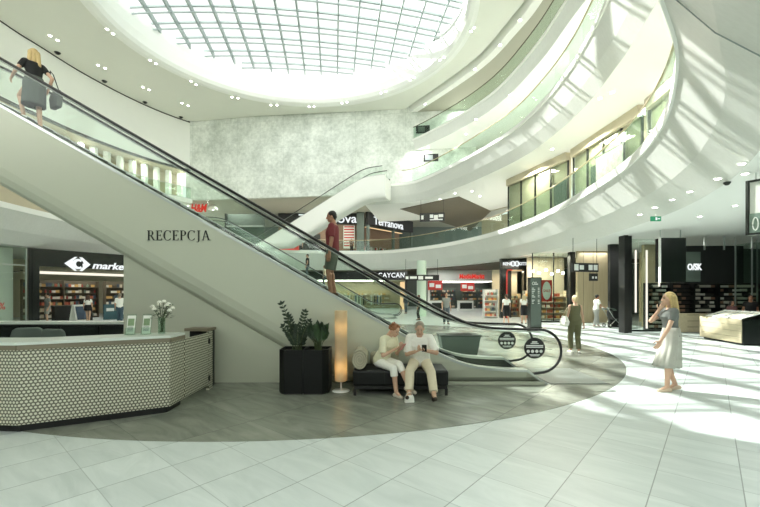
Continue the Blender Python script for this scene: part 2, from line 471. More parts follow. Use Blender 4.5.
strip(b, hole(1.03), RZ + 2.5, hole(1.1), RZ + 2.5, True); strip(b, hole(1.1), RZ + 2.5, [p + (p - Vector(HC)).normalized() * .6 for p in OR], RZ + .5, True)
strip(b, [p + (p - Vector(HC)).normalized() * .6 for p in OR], RZ + .5, OR, RZ + .3, True); strip(b, OR, RZ + .3, OR, RZ, True)
o = b.build('ceiling', [M['ceil'], M['white']]); struct(o, 'pale ceiling curving up to an oval skylight')
for p in o.data.polygons:
    if p.material_index == 1: p.use_smooth = True

# lower gallery ceiling beyond the shadow gap on the right, and the gap's back
ge = offset(right_sp, .35); ge2 = offset(right_sp, .45); ge3 = offset(right_sp, 9)
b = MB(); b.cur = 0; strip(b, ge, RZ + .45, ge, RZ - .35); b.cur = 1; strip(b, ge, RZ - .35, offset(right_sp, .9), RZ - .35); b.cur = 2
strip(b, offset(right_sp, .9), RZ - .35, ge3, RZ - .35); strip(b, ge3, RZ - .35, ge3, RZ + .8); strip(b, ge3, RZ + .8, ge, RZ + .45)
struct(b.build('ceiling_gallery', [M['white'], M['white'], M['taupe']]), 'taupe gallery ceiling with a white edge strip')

# skylight: glazing and grid on a shallow dome
def domez(x, y): return RZ + 2.5 + .9 * (1 - ((x - HC[0]) / HA) ** 2 * .9 - ((y - HC[1]) / HB) ** 2 * .25)
sky_root = bpy.data.objects.new('skylight', None); COL.objects.link(sky_root); struct(sky_root, 'oval glazed skylight with a grey grid')
b = MB(); NR = 14
rings = []
for i in range(NR + 1):
    s = 1.03 * i / NR
    rings.append([Vector((HC[0] + HA * s * math.cos(2 * PI * k / 72), HC[1] + HB * s * math.sin(2 * PI * k / 72), 0)) for k in range(72)])
for r in rings:
    for p in r: p.z = domez(p.x, p.y) + .12
for i in range(1, NR):
    for k in range(72):
        j = (k + 1) % 72; b.quad(rings[i][k], rings[i][j], rings[i + 1][j], rings[i + 1][k])
for k in range(72): b.add([rings[0][0], rings[1][k], rings[1][(k + 1) % 72]], [(0, 1, 2)])
o = b.build('skylight_glazing', M['sky_glass'], sky_root); o['kind'] = 'structure'
# upstand between drum and glazing
b = MB(); N72 = 72
dl = Vector((-.12, 1, 0)).normalized(); dc = Vector((1, .12, 0)).normalized()
def clip(c0, d):
    """part of a plan line inside the oval"""
    ex, ey = (c0.x - HC[0]) / (HA * 1.03), (c0.y - HC[1]) / (HB * 1.03); dx, dy = d.x / (HA * 1.03), d.y / (HB * 1.03)
    A = dx * dx + dy * dy; B = 2 * (ex * dx + ey * dy); Cc = ex * ex + ey * ey - 1; D = B * B - 4 * A * Cc
    if D <= 0: return None
    return ((-B - math.sqrt(D)) / (2 * A), (-B + math.sqrt(D)) / (2 * A))
def rib(c0, d, w, h, drop):
    t = clip(c0, d)
    if not t: return
    n = max(2, int((t[1] - t[0]) / .9)); ps = []
    for i in range(n + 1):
        p = c0 + d * (t[0] + (t[1] - t[0]) * i / n); ps.append(Vector((p.x, p.y, domez(p.x, p.y) - drop)))
    for p, q in zip(ps, ps[1:]): b.bar(p, q, w, h)
c = Vector((HC[0], HC[1], 0))
for i in range(-9, 10): rib(c + dc * (i * 1.5 + .3), dl, .11, .42, .12)
for i in range(-7, 8):
    rib(c + dl * (i * 1.62 + .2), dc, .11, .12, .0); rib(c + dl * (i * 1.62 + .2), dc, .08, .08, .45)
o = b.build('skylight_frame', M['mullion'], sky_root); o['kind'] = 'structure'

# ------------------------------------------------------------------ back and left walls
BW = [Vector(Pz(190, 122, RZ)), Vector(Pz(405, 109, RZ))]
a0, a1 = BW
b = MB(); e = (a1 - a0); a1x = a0 + e * 1.30; a0x = a0 - e * .02
b.add([(a0x.x, a0x.y, 11.3), (a1x.x, a1x.y, 11.3), (a1x.x, a1x.y, RZ + .3), (a0x.x, a0x.y, RZ + .3),
       (a0x.x, a0x.y + .5, 11.3), (a1x.x, a1x.y + .5, 11.3), (a1x.x, a1x.y + .5, RZ + .3), (a0x.x, a0x.y + .5, RZ + .3)],
      [(0, 1, 2, 3), (4, 5, 6, 7), (0, 1, 5, 4), (0, 3, 7, 4), (1, 2, 6, 5)])
struct(b.build('wall_back', M['concrete']), 'mottled pale concrete wall below the ceiling')
# soffit of the first floor gallery behind it
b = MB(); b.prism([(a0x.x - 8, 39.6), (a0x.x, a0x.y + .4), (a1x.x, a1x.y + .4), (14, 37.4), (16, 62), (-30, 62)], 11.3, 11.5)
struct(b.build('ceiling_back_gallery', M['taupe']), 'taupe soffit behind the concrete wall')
b = MB(); b.prism([(-34, 55), (20, 55), (20, 55.3), (-34, 55.3)], 0, 11.4); struct(b.build('wall_back_gallery', M['greenwall']), 'dark wall behind the far shops')
lw = left_sp
b = MB(); Lo = offset(lw, .3); strip(b, lw, 14.3, lw, RZ - .12); strip(b, lw, 14.3, Lo, 14.3); strip(b, Lo, 14.3, Lo, RZ + .6); strip(b, Lo, RZ + .6, lw, RZ - .12)
struct(b.build('wall_left', M['white']), 'smooth white curved wall')
b = MB(); G = offset(lw, -.02); strip(b, G, 14.30, G, 14.42); strip(b, G, 14.3, offset(lw, .3), 14.28); struct(b.build('trim_1', M['dark_steel']), 'dark edge under the white curved wall')
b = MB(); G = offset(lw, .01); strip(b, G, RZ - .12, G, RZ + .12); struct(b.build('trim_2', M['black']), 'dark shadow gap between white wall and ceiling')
b = MB(); G = offset(lw, 2.6); strip(b, G, 11.3, G, 14.3); strip(b, G, 14.3, lw, 14.3); struct(b.build('wall_left_gallery', M['beige']), 'gallery wall behind white pilasters')
b = MB(); Gf = offset(lw, -.5); strip(b, Gf, 11.3, offset(lw, 2.7), 11.3); strip(b, Gf, 10.9, Gf, 11.3); strip(b, Gf, 10.9, offset(lw, 2.7), 10.9); struct(b.build('balcony_slab_4', M['white']), 'narrow gallery floor below the white curved wall')
b = MB(); G = offset(lw, 1.9); strip(b, G, 0, G, 11.0); struct(b.build('wall_left_lower', M['beige']), 'wall of the first floor gallery')
# white lit pilasters of that gallery
G = resample(offset(lw, 1.6), 1.15); k = 0
for i, p in enumerate(G):
    if p.y < 27.5: continue
    b = MB(); b.box((0, 0, 1.5), (.42, .42, 2.99)); o = b.build('gallery_pilaster', M['white']); o.location = (p.x, p.y, 11.3); struct(o, 'white pilaster of the upper gallery')
for p in resample(offset(lw, .9), 5):
    if p.y > 26: area('gallery_lamp', (p.x, p.y, 14.2), 1.2, 60)

# recessed dark brown ceiling field under the second floor
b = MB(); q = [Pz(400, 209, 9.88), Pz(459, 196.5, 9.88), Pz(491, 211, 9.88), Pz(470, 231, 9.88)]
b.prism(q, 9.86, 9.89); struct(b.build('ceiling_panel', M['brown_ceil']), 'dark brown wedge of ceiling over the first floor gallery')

# joint in the near fascia is modelled as a thin dark strip across it
def fascia_joint(i):
    p = L1[i]; C = offset(L1, 1.15, True)[i]; E = offset(L1, .05 + .55, True)[i]; B2 = offset(L1, .05, True)[i]
    t = (L1[(i + 1) % n1] - L1[i - 1]); t = Vector((t.x, t.y, 0)).normalized()
    zt = L1Z - .28; zm = zt * .5 + 4.2 * .5 - .12
    b = MB()
    for (x, z), (y, zz) in (((B2, zt), (E, zm)), ((E, zm), (C, 4.2))):
        n = Vector((0, 0, -.004))
        b.bar(Vector((x[0], x[1], z)) + n, Vector((y[0], y[1], zz)) + n, .012, .012)
    return b
near = [i for i, p in enumerate(L1) if p.x > 3.8 and p.y < 6.2 and p.y > 4.4]
if near: struct(fascia_joint(near[-1] + 1).build('trim_3', M['mullion']), 'dark joint across the near fascia')

# ------------------------------------------------------------------ glass balustrades on the balcony edges
def balustrade(label, P, z, mat_rail, keep, step=1.5, h=1.12, rw=.035, name='glass_balustrade'):
    pts = [p for p in resample(offset(P, .10), step) if keep(p)]
    c = pts[len(pts) // 2]
    root = thing(name, label, 'balustrade', (c.x, c.y, z), group=None)
    L = lambda p, h: Vector((p.x - c.x, p.y - c.y, h))
    for p, q in zip(pts, pts[1:]):
        if (q - p).length > step * 1.6: continue
        d = (q - p).normalized() * .012; b = MB()
        b.bar(L(p + d, h / 2 + .0), L(q - d, h / 2 + .0), .016, h - .02); b.build('glass_panel', M['glass_green'], root)
    fine = [p for p in resample(offset(P, .10), .5) if keep(p)]
    runs = [[fine[0]]]
    for p, q in zip(fine, fine[1:]):
        if (q - p).length > .9: runs.append([])
        runs[-1].append(q)
    for r in runs:
        if len(r) > 1:
            b = MB(); b.tube([L(p, h) for p in r], rw, 8); b.build('handrail', mat_rail, root, smooth=True)
    b = MB()
    for p, q in zip(fine, fine[1:]):
        if (q - p).length < .9: b.bar(L(p, .03), L(q, .03), .05, .06)
    b.build('base_channel', M['steel'], root)
    return root
closedL1 = list(L1) + [L1[0]]
balustrade('curved glass balustrade with brass handrail on the lowest balcony edge', closedL1, L1Z, M['gold'], lambda p: (p.y > 33 and p.x > -8) or (p.x > 0 and p.y > 4.6))
balustrade('curved glass balustrade with brass handrail on the middle balcony edge', L2, L2Z, M['gold'], lambda p: p.x > 1.9 and p.y > 9)
balustrade('curved glass balustrade with dark bronze handrail on the topmost balcony edge', L3, L3Z, M['brass_dark'], lambda p: p.x > 1.6 and p.y > 14)
lg = [Vector((p.x, p.y)) for p in offset(lw, -.55)]
balustrade('glass balustrade of the narrow gallery below the white curved wall', lg, 11.3, M['steel'], lambda p: p.y > 25, name='gallery_balustrade')

# gallery downlights seen from below, and the light they give
def lamps_along(P, z, d, step, power, keep, size=1.6):
    for p in resample(offset(P, d), step):
        if keep(p): area('gallery_light', (p.x, p.y, z), size, power * .30, col=(1, 1, .96))
lamps_along(L1, 9.8, 3.2, 5, 330, lambda p: p.x > 5 and p.y > 8)
lamps_along(L2, 15.2, 2.6, 5, 330, lambda p: p.x > 3 and p.y > 8)
lamps_along(L3, 18.8, 2.6, 5, 330, lambda p: p.x > 3 and p.y > 8)
lamps_along(L1, 4.1, 4.0, 5.5, 150, lambda p: p.x > -3 and p.y > 4)
for x in (-16, -8, 0, 8): area('gallery_light', (x, 42.5, 11.2), 3, 200)
for x in (-12, -4, 4): area('shop_ceiling_light', (x, 49, 4.1), 3, 50)

# added fill lights, unseen above and behind the viewer, brightening the near floor
for x in (-7, -2.5, 2, 6.5):
    for y in (-5.5, -1.0): area('front_fill_light', (x, y, 4.12), 2.2, 76, col=(1, 1, .97))

# dark ceiling field over the far ground floor
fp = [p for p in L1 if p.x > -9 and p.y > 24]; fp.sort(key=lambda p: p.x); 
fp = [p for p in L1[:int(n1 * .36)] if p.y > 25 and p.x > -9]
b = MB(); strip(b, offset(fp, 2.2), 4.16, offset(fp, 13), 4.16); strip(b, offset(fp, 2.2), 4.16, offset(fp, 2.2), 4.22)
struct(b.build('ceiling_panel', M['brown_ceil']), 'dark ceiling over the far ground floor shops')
# ------------------------------------------------------------------ escalators
def smax(a, b, k): return (a + b + math.sqrt((a - b) ** 2 + k * k)) / 2
def smin(a, b, k): return (a + b - math.sqrt((a - b) ** 2 + k * k)) / 2
def escalator(label, A, e, n, z0, z1, sref, zref, slope, rref, rslope, S, depth, w=1.55, glass_from=.15, stickers=False, clad='truss', step_mat='dark_steel', cap=.1, group=None, back=.11):
    """A: foot of the outer face, e: travel direction, n: across; s runs from the foot"""
    root = thing('escalator', label, 'escalator', (A[0], A[1], z0), group=group)
    e = Vector((e[0], e[1], 0)).normalized(); n = Vector((n[0], n[1], 0)).normalized()
    W = lambda s, t, z: e * s + n * t + Vector((0, 0, z - z0))
    flat = z0 + .24; ftop = z1 + .24
    def zs(s):
        v = smin(smax(zref + slope * (s - sref), flat, .28), ftop, .28)
        if s < .36: v = min(v, z0 + .02 + .22 * max(s, 0) / .36)
        return v
    def zr(s): return smin(smax(rref + rslope * (s - sref), z0 + 1.0, .22), z1 + 1.0, .3)
    zr0 = zr
    N = int(S / .18); ss = [S * i / N for i in range(N + 1)]
    rings = []
    for s in ss:
        top = zs(s); zb = max(top - depth, z0)
        g = lambda dz: min(max(zb + dz, z0), top)
        r = [(0, top), (0, g(.42)), (.025, g(.26)), (.08, g(.12)), (.17, g(.035)), (.3, zb), (w - .3, zb), (w - .08, g(.12)), (w, g(.42)), (w, top), (w - .2, top), (w - .2, max(top - .2, z0 + .004)), (.2, max(top - .2, z0 + .004)), (.2, top)]
        rings.append([W(s, t, z) for t, z in r])
    b = MB(); b.loft(rings); o = b.build('cladding', M[clad], root)
    for p in o.data.polygons: p.use_smooth = False
    for t0 in (0, w - .2):
        b = MB(); r2 = []
        for s in ss:
            top = zs(s)
            r2.append([W(s, t0 - .012, top - .035), W(s, t0 - .012, top + .012), W(s, t0 + .2, top + .012), W(s, t0 + .2, top - .035)])
        b.loft(r2); b.build('deck_profile', M['steel'], root)
        b = MB(); r2 = []
        ti = .2 if t0 == 0 else w - .2
        for s in ss:
            top = zs(s); r2.append([W(s, ti - .006, max(top - .2, z0 + .005)), W(s, ti - .006, top + .004), W(s, ti + .006, top + .004), W(s, ti + .006, max(top - .2, z0 + .005))])
        b.loft(r2); b.build('inner_skirt', M['dark_steel'], root)
    # glass
    for t in (.1, w - .1):
        zr = zr0 if t < w / 2 else (lambda s: zr0(s - back))
        L = 1.32; s = cap - .36
        while s < S - .3:
            s2 = min(s + L, S - .3); m = 10; b = MB(); lo = []; hi = []
            for i in range(m + 1):
                q = s + .008 + (s2 - s - .016) * i / m
                top = zr(q) - .03
                bot = max(zs(q), z0 + .1)
                if q < cap:
                    cc = math.sqrt(max(0, .37 ** 2 - (cap - q) ** 2)); top = min(top, z0 + .6 + cc); bot = max(bot, z0 + .6 - cc)
                lo.append((q, bot)); hi.append((q, top))
            rings = [[W(q, t - .006, zl), W(q, t + .006, zl), W(q, t + .006, zh), W(q, t - .006, zh)] for (q, zl), (_, zh) in zip(lo, hi)]
            b.loft(rings); b.build('glass_panel', M['glass'], root); s = s2
    # handrails with newel loops
    for t in (.1, w - .1):
        zr = zr0 if t < w / 2 else (lambda s: zr0(s - back))
        pts = [W(s, t, zr(s)) for s in [S - .3 - (S - .3 - cap) * i / 90 for i in range(91)]]
        rad = (zr(cap) - z0 - .2) / 2; zc = z0 + .2 + rad
        pts += [W(cap - rad * math.sin(a), t, zc + rad * math.cos(a)) for a in [PI * i / 16 for i in range(1, 17)]]
        pts += [W(cap + .12, t, z0 + .185), W(cap + .26, t, z0 + .16)]
        b = MB(); b.tube(pts, .026, 8, ry=.026); b.build('handrail', M['rubber'], root, smooth=True)
        # slim metal guide under the rubber
        b = MB(); b.tube([W(s, t, zr(s) - .045) for s in [S - .3 - (S - .3 - cap) * i / 60 for i in range(61)]], .012, 6); b.build('handrail_guide', M['steel'], root)
    # steps
    s = 1.5
    while s < S - 1.2:
        z = zs(s + .2) - .11; b = MB()
        b.add([W(s, .21, z - .22), W(s, w - .21, z - .22), W(s, w - .21, z), W(s, .21, z), W(s + .4, .21, z - .05), W(s + .4, w - .21, z - .05), W(s + .4, w - .21, z), W(s + .4, .21, z)],
              [(0, 1, 2, 3), (4, 5, 6, 7), (3, 2, 6, 7), (0, 1, 5, 4), (0, 3, 7, 4), (1, 2, 6, 5)])
        b.build('step', M[step_mat], root); s += .4
    b = MB(); b.add([W(.1, .21, z0 + .045), W(1.5, .21, z0 + .06), W(1.5, w - .21, z0 + .06), W(.1, w - .21, z0 + .045), W(.1, .21, z0 + .02), W(1.5, .21, z0 + .02), W(1.5, w - .21, z0 + .02), W(.1, w - .21, z0 + .02)],
          [(0, 1, 2, 3), (4, 5, 6, 7), (0, 1, 5, 4), (1, 2, 6, 5), (2, 3, 7, 6), (3, 0, 4, 7)]); b.build('comb_plate', M['dark_steel'], root)
    if stickers:
        for t, s, z in ((.083, .2 + .0, .665), (w - .115, .27, .645)):
            b = MB(); r = .197; k = 40
            cyl = [[W(s + r * math.cos(2 * PI * i / k), t + d, z + r * math.sin(2 * PI * i / k)) for i in range(k)] for d in (0, .006)]
            b.loft(cyl); dsk = b.build('round_sticker', M['black'], root)
            b = MB()
            def bar(x0, x1, zz, h): b.plate([W(s - x0, t - .002, z + zz), W(s - x1, t - .002, z + zz), W(s - x1, t - .002, z + zz + h), W(s - x0, t - .002, z + zz + h)], n, .002)
            for x0, x1, zz, h in ((-.05, .05, .105, .022), (-.075, .075, .08, .014), (-.16, .16, .035, .022), (-.16, .16, .008, .016), (-.10, .10, -.13, .012), (-.08, .08, -.15, .012)): bar(x0, x1, zz, h)
            b.build('text_lines', M['letter_white'], dsk)
            for i in range(4):
                b = MB(); x = -.12 + i * .08
                b.loft([[W(s - x - .03 * math.cos(2 * PI * k / 16), t - d, z - .06 + .03 * math.sin(2 * PI * k / 16)) for k in range(16)] for d in (.0005, .003)])
                b.build('pictogram', M['letter_white'], dsk)
    return root
E1 = escalator('grey clad escalator rising over the reception desk, nearest the bench', (3.1, 7.1), (-1, 0), (0, 1), 0, L1Z, 3.1, 1.15, .575, 2.0, .579, 13.2, 1.56, stickers=True)
b = MB(); b.box((-1.1, -.008, .03), (2.1, .012, .06)); b.build('plinth', M['wall_sage'], E1)
escalator('far glass sided escalator climbing from the ground floor behind the near one', (1.2, 26.2), (-1, 0), (0, 1), 0, L1Z, 3.1, 1.15, .577, 1.84, .577, 14.2, 1.2, clad='white')
d3 = Vector((12.9, -4.4)).normalized()
escalator('white clad escalator climbing from the first to the second floor', (-13.0, 36.6), (d3.x, d3.y), (-d3.y, d3.x), L1Z, L2Z, 3.0, L1Z + 1.1, .50, L1Z + 1.86, .50, 14.2, 1.95, clad='white')
b = MB(); b.box((-13.7, 7.85, 5.85), (7.8, 1.9, .3)); struct(b.build('landing_slab', M['soffit']), 'landing of the near escalator')

# wall below the near escalator
b = MB(); x0, x1 = -4.86, -.70
zt = lambda x: 1.15 + .575 * (0 - x) - 1.56 + .03
b.add([(x0, 7.26, 0), (x1, 7.26, 0), (x1, 7.26, .02), (x0, 7.26, zt(x0)), (x0, 8.5, 0), (x1, 8.5, 0), (x1, 8.5, .02), (x0, 8.5, zt(x0))],
      [(0, 1, 2, 3), (4, 5, 6, 7), (0, 3, 7, 4), (3, 2, 6, 7), (1, 5, 6, 2), (0, 1, 5, 4)])
struct(b.build('wall_under_escalator', M['wall_sage']), 'sage grey wall closing the space under the near escalator')

# RECEPCJA, raised serif letters on the cladding
def arc(cx, cy, rx, ry, a0, a1, wthick, wthin, n=18):
    """crescent stroke: thick where it runs vertically"""
    o = []; i_ = []
    for k in range(n + 1):
        a = math.radians(a0 + (a1 - a0) * k / n); t = wthin + (wthick - wthin) * abs(math.cos(a)) ** 1.5
        o.append((cx + rx * math.cos(a), cy + ry * math.sin(a))); i_.append((cx + (rx - t) * math.cos(a), cy + (ry - wthin * 1.0) * math.sin(a)))
    return [[o[k], o[k + 1], i_[k + 1], i_[k]] for k in range(n)]
rect = lambda a, b_, c, d: [(a, b_), (c, b_), (c, d), (a, d)]
def glyph(ch):
    T, t = .125, .045; st = [rect(.08, 0, .08 + T, 1), rect(0, 0, .28, t), rect(0, 1 - t, .28, 1)]
    if ch == 'E': return st + [rect(.08, 1 - t, .58, 1), rect(.54, .8, .58, 1), rect(.08, .48, .44, .48 + t), rect(.41, .4, .44, .6), rect(.08, 0, .6, t), rect(.56, 0, .6, .22)], .66
    if ch in 'RP':
        g = st + [rect(.08, 1 - t, .33, 1), rect(.08, .46, .33, .46 + t)] + arc(.33, .73, .27, .27, 90, -90, T, t)
        if ch == 'R': g += [[(.30, .47), (.44, .47), (.76, 0), (.60, 0)], rect(.6, 0, .8, t)]
        return g, (.78 if ch == 'R' else .66)
    if ch == 'C': return arc(.42, .5, .42, .52, 48, 312, T, t, 26) + [rect(.66, .74, .70, .98), rect(.68, .1, .71, .2)], .80
    if ch == 'J': return [rect(.16, .0, .16 + T, 1), rect(.08, 1 - t, .38, 1)] + arc(.08, 0, .205, .2, 0, -110, T, t, 10), .44
    return [[(.34, 1), (.40, 1), (.14, 0), (.08, 0)], [(.34, 1), (.46, 1), (.78, 0), (.64, 0)], rect(.17, .32, .6, .32 + t), rect(0, 0, .22, t), rect(.56, 0, .88, t)], .88
word = 'RECEPCJA'; adv = [glyph(c)[1] for c in word]; tot = sum(adv) + .10 * 7
Hc = .182; sx = 1.17 / (tot * Hc)
base = (-4.31, 7.1, 2.675)
RL = thing('reception_lettering', 'dark serif letters spelling RECEPCJA mounted on the escalator side', 'lettering', base)
x = 0
for ch, a in zip(word, adv):
    b = MB()
    for poly in glyph(ch)[0]:
        b.plate([((x + px) * Hc * sx, -.001, py * Hc) for px, py in poly], (0, -1, 0), .012)
    b.build('letter', M['letter_dark'], RL); x += a + .10

# ------------------------------------------------------------------ reception desk
D = thing('reception_desk', 'angular reception desk with perforated pale front and white worktop', 'desk', (-3.2, 5.6, 0))
org = Vector((-3.2, 5.6, 0))
def lo(p): return (p[0] - org.x, p[1] - org.y)
c0, c1, c2, c3 = (-4.36, 4.60), (-2.955, 5.39), (-2.965, 5.80), (-3.0, 6.86)
cl0, cl1 = (-4.9, 4.64), (-7.0, 4.66)
def face(name, p, q, z0, z1, th=.03, mat=None, parent=None):
    p, q = Vector((*lo(p), 0)), Vector((*lo(q), 0)); d = (q - p).normalized(); nrm = Vector((d.y, -d.x, 0))
    b = MB(); b.plate([p + Vector((0, 0, z0)), q + Vector((0, 0, z0)), q + Vector((0, 0, z1)), p + Vector((0, 0, z1))], -nrm, th)
    e = tuple(d)
    return b.build(name, mat or perf('perforated_' + name, e, (216, 215, 196), (104, 104, 88)), parent or D)
face('front_panel', c0, c1, .10, 1.005); face('corner_panel', c1, c2, .10, 1.005); face('end_panel', cl1, cl0, .10, 1.005); face('angled_panel', cl0, c0, .10, 1.005)
g = face('gate', (-2.966, 5.815), (-2.98, 6.66), .10, 1.0); g['label'] = 'perforated swing gate'
for z in (.22, .86):
    b = MB(); b.box((*lo((-2.97, 6.66)), z), (.03, .03, .09)); b.build('hinge', M['black'], g)
face('gate_post', (-2.982, 6.68), (-3.0, 6.86), .0, 1.02, .05)
b = MB(); b.box((*lo((-3.23, 6.9)), 1.05), (.42, .34, .05)); b.build('side_shelf', M['desk_edge'], D)
b = MB(); b.box((*lo((-3.24, 6.98)), .52), (.38, .16, 1.0)); b.build('side_cabinet', M['black'], D)
# plinth, edge band and worktop
def ins(p, d=.09):
    c = Vector((-4.8, 6.3)); v = Vector(p[:2]) - c; return tuple(c + v * (1 - d / v.length))
outl = [cl1, cl0, c0, c1, c2]
b = MB()
for p, q in zip(outl, outl[1:]): b.bar((*lo(ins(p)), .05), (*lo(ins(q)), .05), .03, .1)
b.build('plinth', M['black'], D)
b = MB()
for p, q in zip(outl, outl[1:]): b.bar((*lo(p), 1.035), (*lo(q), 1.035), .035, .06)
b.build('edge_band', M['desk_edge'], D)
def wid(p, d): 
    c = Vector((-4.6, 7.2)); v = Vector(p[:2]) - c; return tuple(c + v * (1 + d / v.length))
top = [wid(p, .035) for p in outl] + [(-3.30, 5.82), (-3.42, 5.72), (-4.45, 5.14), (-4.72, 5.1), (-7.0, 5.12)]
b = MB(); b.prism([lo(p) for p in top], 1.065, 1.10); b.build('worktop', M['counter_white'], D)
b = MB(); inner = [(-7.0, 4.95), (-4.7, 4.95), (-4.35, 5.05), (-3.2, 5.7)]
for p, q in zip(inner, inner[1:]): b.bar((*lo(p), .72), (*lo(q), .72), .55, .03)
b.build('desk_shelf', M['black'], D)

# low rear counter in the opening under the escalator
RC = thing('rear_counter', 'long low white topped counter in the opening beneath the escalator', 'counter', (-6.8, 8.9, 0))
b = MB(); b.box((0, 0, 1.02), (4.6, .5, .05)); b.build('counter_top', M['counter_white'], RC)
b = MB(); b.box((0, 0, .5), (4.5, .42, .99)); b.build('cabinet_body', M['black'], RC)
for i in range(5):
    b = MB(); b.box((-1.8 + i * .9, -.225, .5), (.86, .02, .9)); b.build('cabinet_door', M['blackgloss'], RC)

# office chairs, monitor, papers behind the desk
def office_chair(label, loc, rz):
    t = thing('office_chair', label, 'chair', loc, rz)
    b = MB(); b.box((0, 0, .48), (.48, .46, .07)); b.build('seat', M['black'], t, bevel=.02)
    b = MB(); rings = []
    for z, wd, y in ((.58, .36, .2), (.68, .46, .23), (1.0, .48, .25), (1.1, .42, .25), (1.14, .3, .25)): rings.append([(-wd / 2, y, z), (wd / 2, y, z), (wd / 2, y + .05, z), (-wd / 2, y + .05, z)])
    b.loft(rings); b.build('backrest', M['greenwall'], t, bevel=.02)
    b = MB(); b.box((0, .22, .54), (.06, .04, .2)); b.build('back_bracket', M['black'], t)
    b = MB(); b.cone((0, 0, .1), (0, 0, .45), .03, .03, 10, False); b.build('gas_column', M['dark_steel'], t)
    for i in range(5):
        a = 2 * PI * i / 5; b = MB(); b.bar((0, 0, .1), (.28 * math.cos(a), .28 * math.sin(a), .07), .05, .035); lg = b.build('base_leg', M['black'], t)
        b = MB(); b.ell((.28 * math.cos(a), .28 * math.sin(a), .03), (.03, .03, .03), 10, 6); b.build('caster', M['black'], lg)
    for sx_ in (-1, 1):
        b = MB(); b.bar((sx_ * .27, -.1, .66), (sx_ * .27, .18, .66), .05, .03); b.bar((sx_ * .27, .05, .47), (sx_ * .27, .05, .66), .03, .04); b.build('armrest', M['black'], t)
office_chair('dark green backed office chair behind the middle of the reception desk', (-5.0, 6.2, 0), PI * .93)
office_chair('dark green backed office chair nearest the end of the reception desk', (-5.75, 6.45, 0), PI * 1.08)
t = thing('computer_monitor', 'slim black computer monitor standing low behind the reception desk', 'monitor', (-4.30, 5.10, .74), PI + .5)
b = MB(); b.box((0, 0, .165), (.48, .03, .26)); b.build('screen', M['blackgloss'], t, bevel=.005)
b = MB(); b.box((0, .03, .06), (.05, .02, .12)); b.build('stand', M['black'], t)
b = MB(); b.box((0, .03, .006), (.2, .14, .012)); b.build('foot', M['black'], t)

# leaflet holders and leaflets on the worktop
def holder(label, loc, rz, lab2):
    t = thing('leaflet_holder', label, 'leaflet holder', loc, rz)
    tl = .10
    b = MB(); b.box((0, 0, .004), (.12, .10, .008)); b.build('base', M['glass_green'], t)
    b = MB(); b.plate([(-.06, .0, .008), (.06, .0, .008), (.06, .07, .29), (-.06, .07, .29)], (0, 1, -.3), .004); b.build('back_plate', M['glass_green'], t)
    b = MB(); b.plate([(-.06, -.035, .008), (.06, -.035, .008), (.06, -.005, .10), (-.06, -.005, .10)], (0, 1, -.3), .004); b.build('front_pocket', M['glass_green'], t)
    c, s_ = math.cos(rz), math.sin(rz)
    k = thing('leaflet', lab2, 'leaflet', loc, rz)
    b = MB(); b.plate([(-.052, -.012, .012), (.052, -.012, .012), (.052, .062, .27), (-.052, .062, .27)], (0, 1, -.3), .006); b.build('sheet', M['paper'], k)
    b = MB(); b.plate([(-.04, .0195, .125), (.04, .0195, .125), (.04, .046, .225), (-.04, .046, .225)], (0, -1, .3), .002); b.build('printed_picture', M['green_paper'], k)
    b = MB()
    for i in range(4): z = .05 + i * .018; y = -.012 + (z - .012) * .305; b.plate([(-.04, y - .003, z), (.035, y - .003, z), (.035, y - .001, z + .007), (-.04, y - .001, z + .007)], (0, -1, .3), .001)
    b.build('text_lines', M['greenwall'], k)
holder('clear acrylic leaflet holder farther from the flower vase', (-3.56, 5.46, 1.10), .25, 'white and green leaflet in the holder farther from the flowers')
holder('clear acrylic leaflet holder next to the flower vase', (-3.36, 5.50, 1.10), .25, 'white and green leaflet in the holder next to the flowers')

# vase with white roses
VX = (-3.17, 5.56, 1.10)
t = thing('flower_vase', 'tall clear glass vase of flowers on the reception desk', 'vase', VX)
b = MB(); b.lathe((0, 0, 0), [(.045, 0), (.048, .01), (.046, .12), (.052, .24), (.049, .24), (.042, .12), (.043, .02)], 20); b.build('glass_body', M['glass_green'], t, smooth=True)
b = MB(); b.lathe((0, 0, 0), [(.0425, .02), (.042, .11), (.0425, .12)], 16); b.build('water', M['glass'], t)
t = thing('rose_bouquet', 'bunch of white roses standing in the clear glass vase', 'flowers', (VX[0], VX[1], VX[2] + .02))
rnd = random.Random(3)
for i in range(11):
    a = rnd.uniform(0, 2 * PI); rr = rnd.uniform(.03, .17); h = .43 - rr * .55 + rnd.uniform(-.03, .05)
    tip = Vector((rr * math.cos(a), rr * .8 * math.sin(a), h))
    b = MB(); b.tube([(rnd.uniform(-.02, .02), rnd.uniform(-.02, .02), .01), (tip.x * .25, tip.y * .25, h * .55), tip], .0035, 6); sm = b.build('stem', M['stem'], t)
    b = MB()
    for k, (r, z) in enumerate(((.012, .012), (.02, .008), (.028, .0))):
        for j in range(5):
            an = 2 * PI * (j + k * .5) / 5; c = tip + Vector((r * math.cos(an) * .7, r * math.sin(an) * .7, z))
            b.ell(c, (.013, .013, .015), 8, 6)
    b.build('rose_head', M['petal'], sm, smooth=True)
b = MB()
for i in range(90):
    a = rnd.uniform(0, 2 * PI); r = rnd.uniform(.02, .15); z = rnd.uniform(.2, .40); c = Vector((r * math.cos(a), r * math.sin(a) * .8, z)); L = rnd.uniform(.04, .07)
    d = Vector((math.cos(a), math.sin(a), rnd.uniform(-.2, .6))).normalized(); s_ = d.cross(Vector((0, 0, 1))).normalized() * L * .3
    b.add([c, c + d * L * .5 + s_, c + d * L, c + d * L * .5 - s_, c + d * L * .5 + Vector((0, 0, .006))], [(0, 1, 4), (1, 2, 4), (2, 3, 4), (3, 0, 4)])
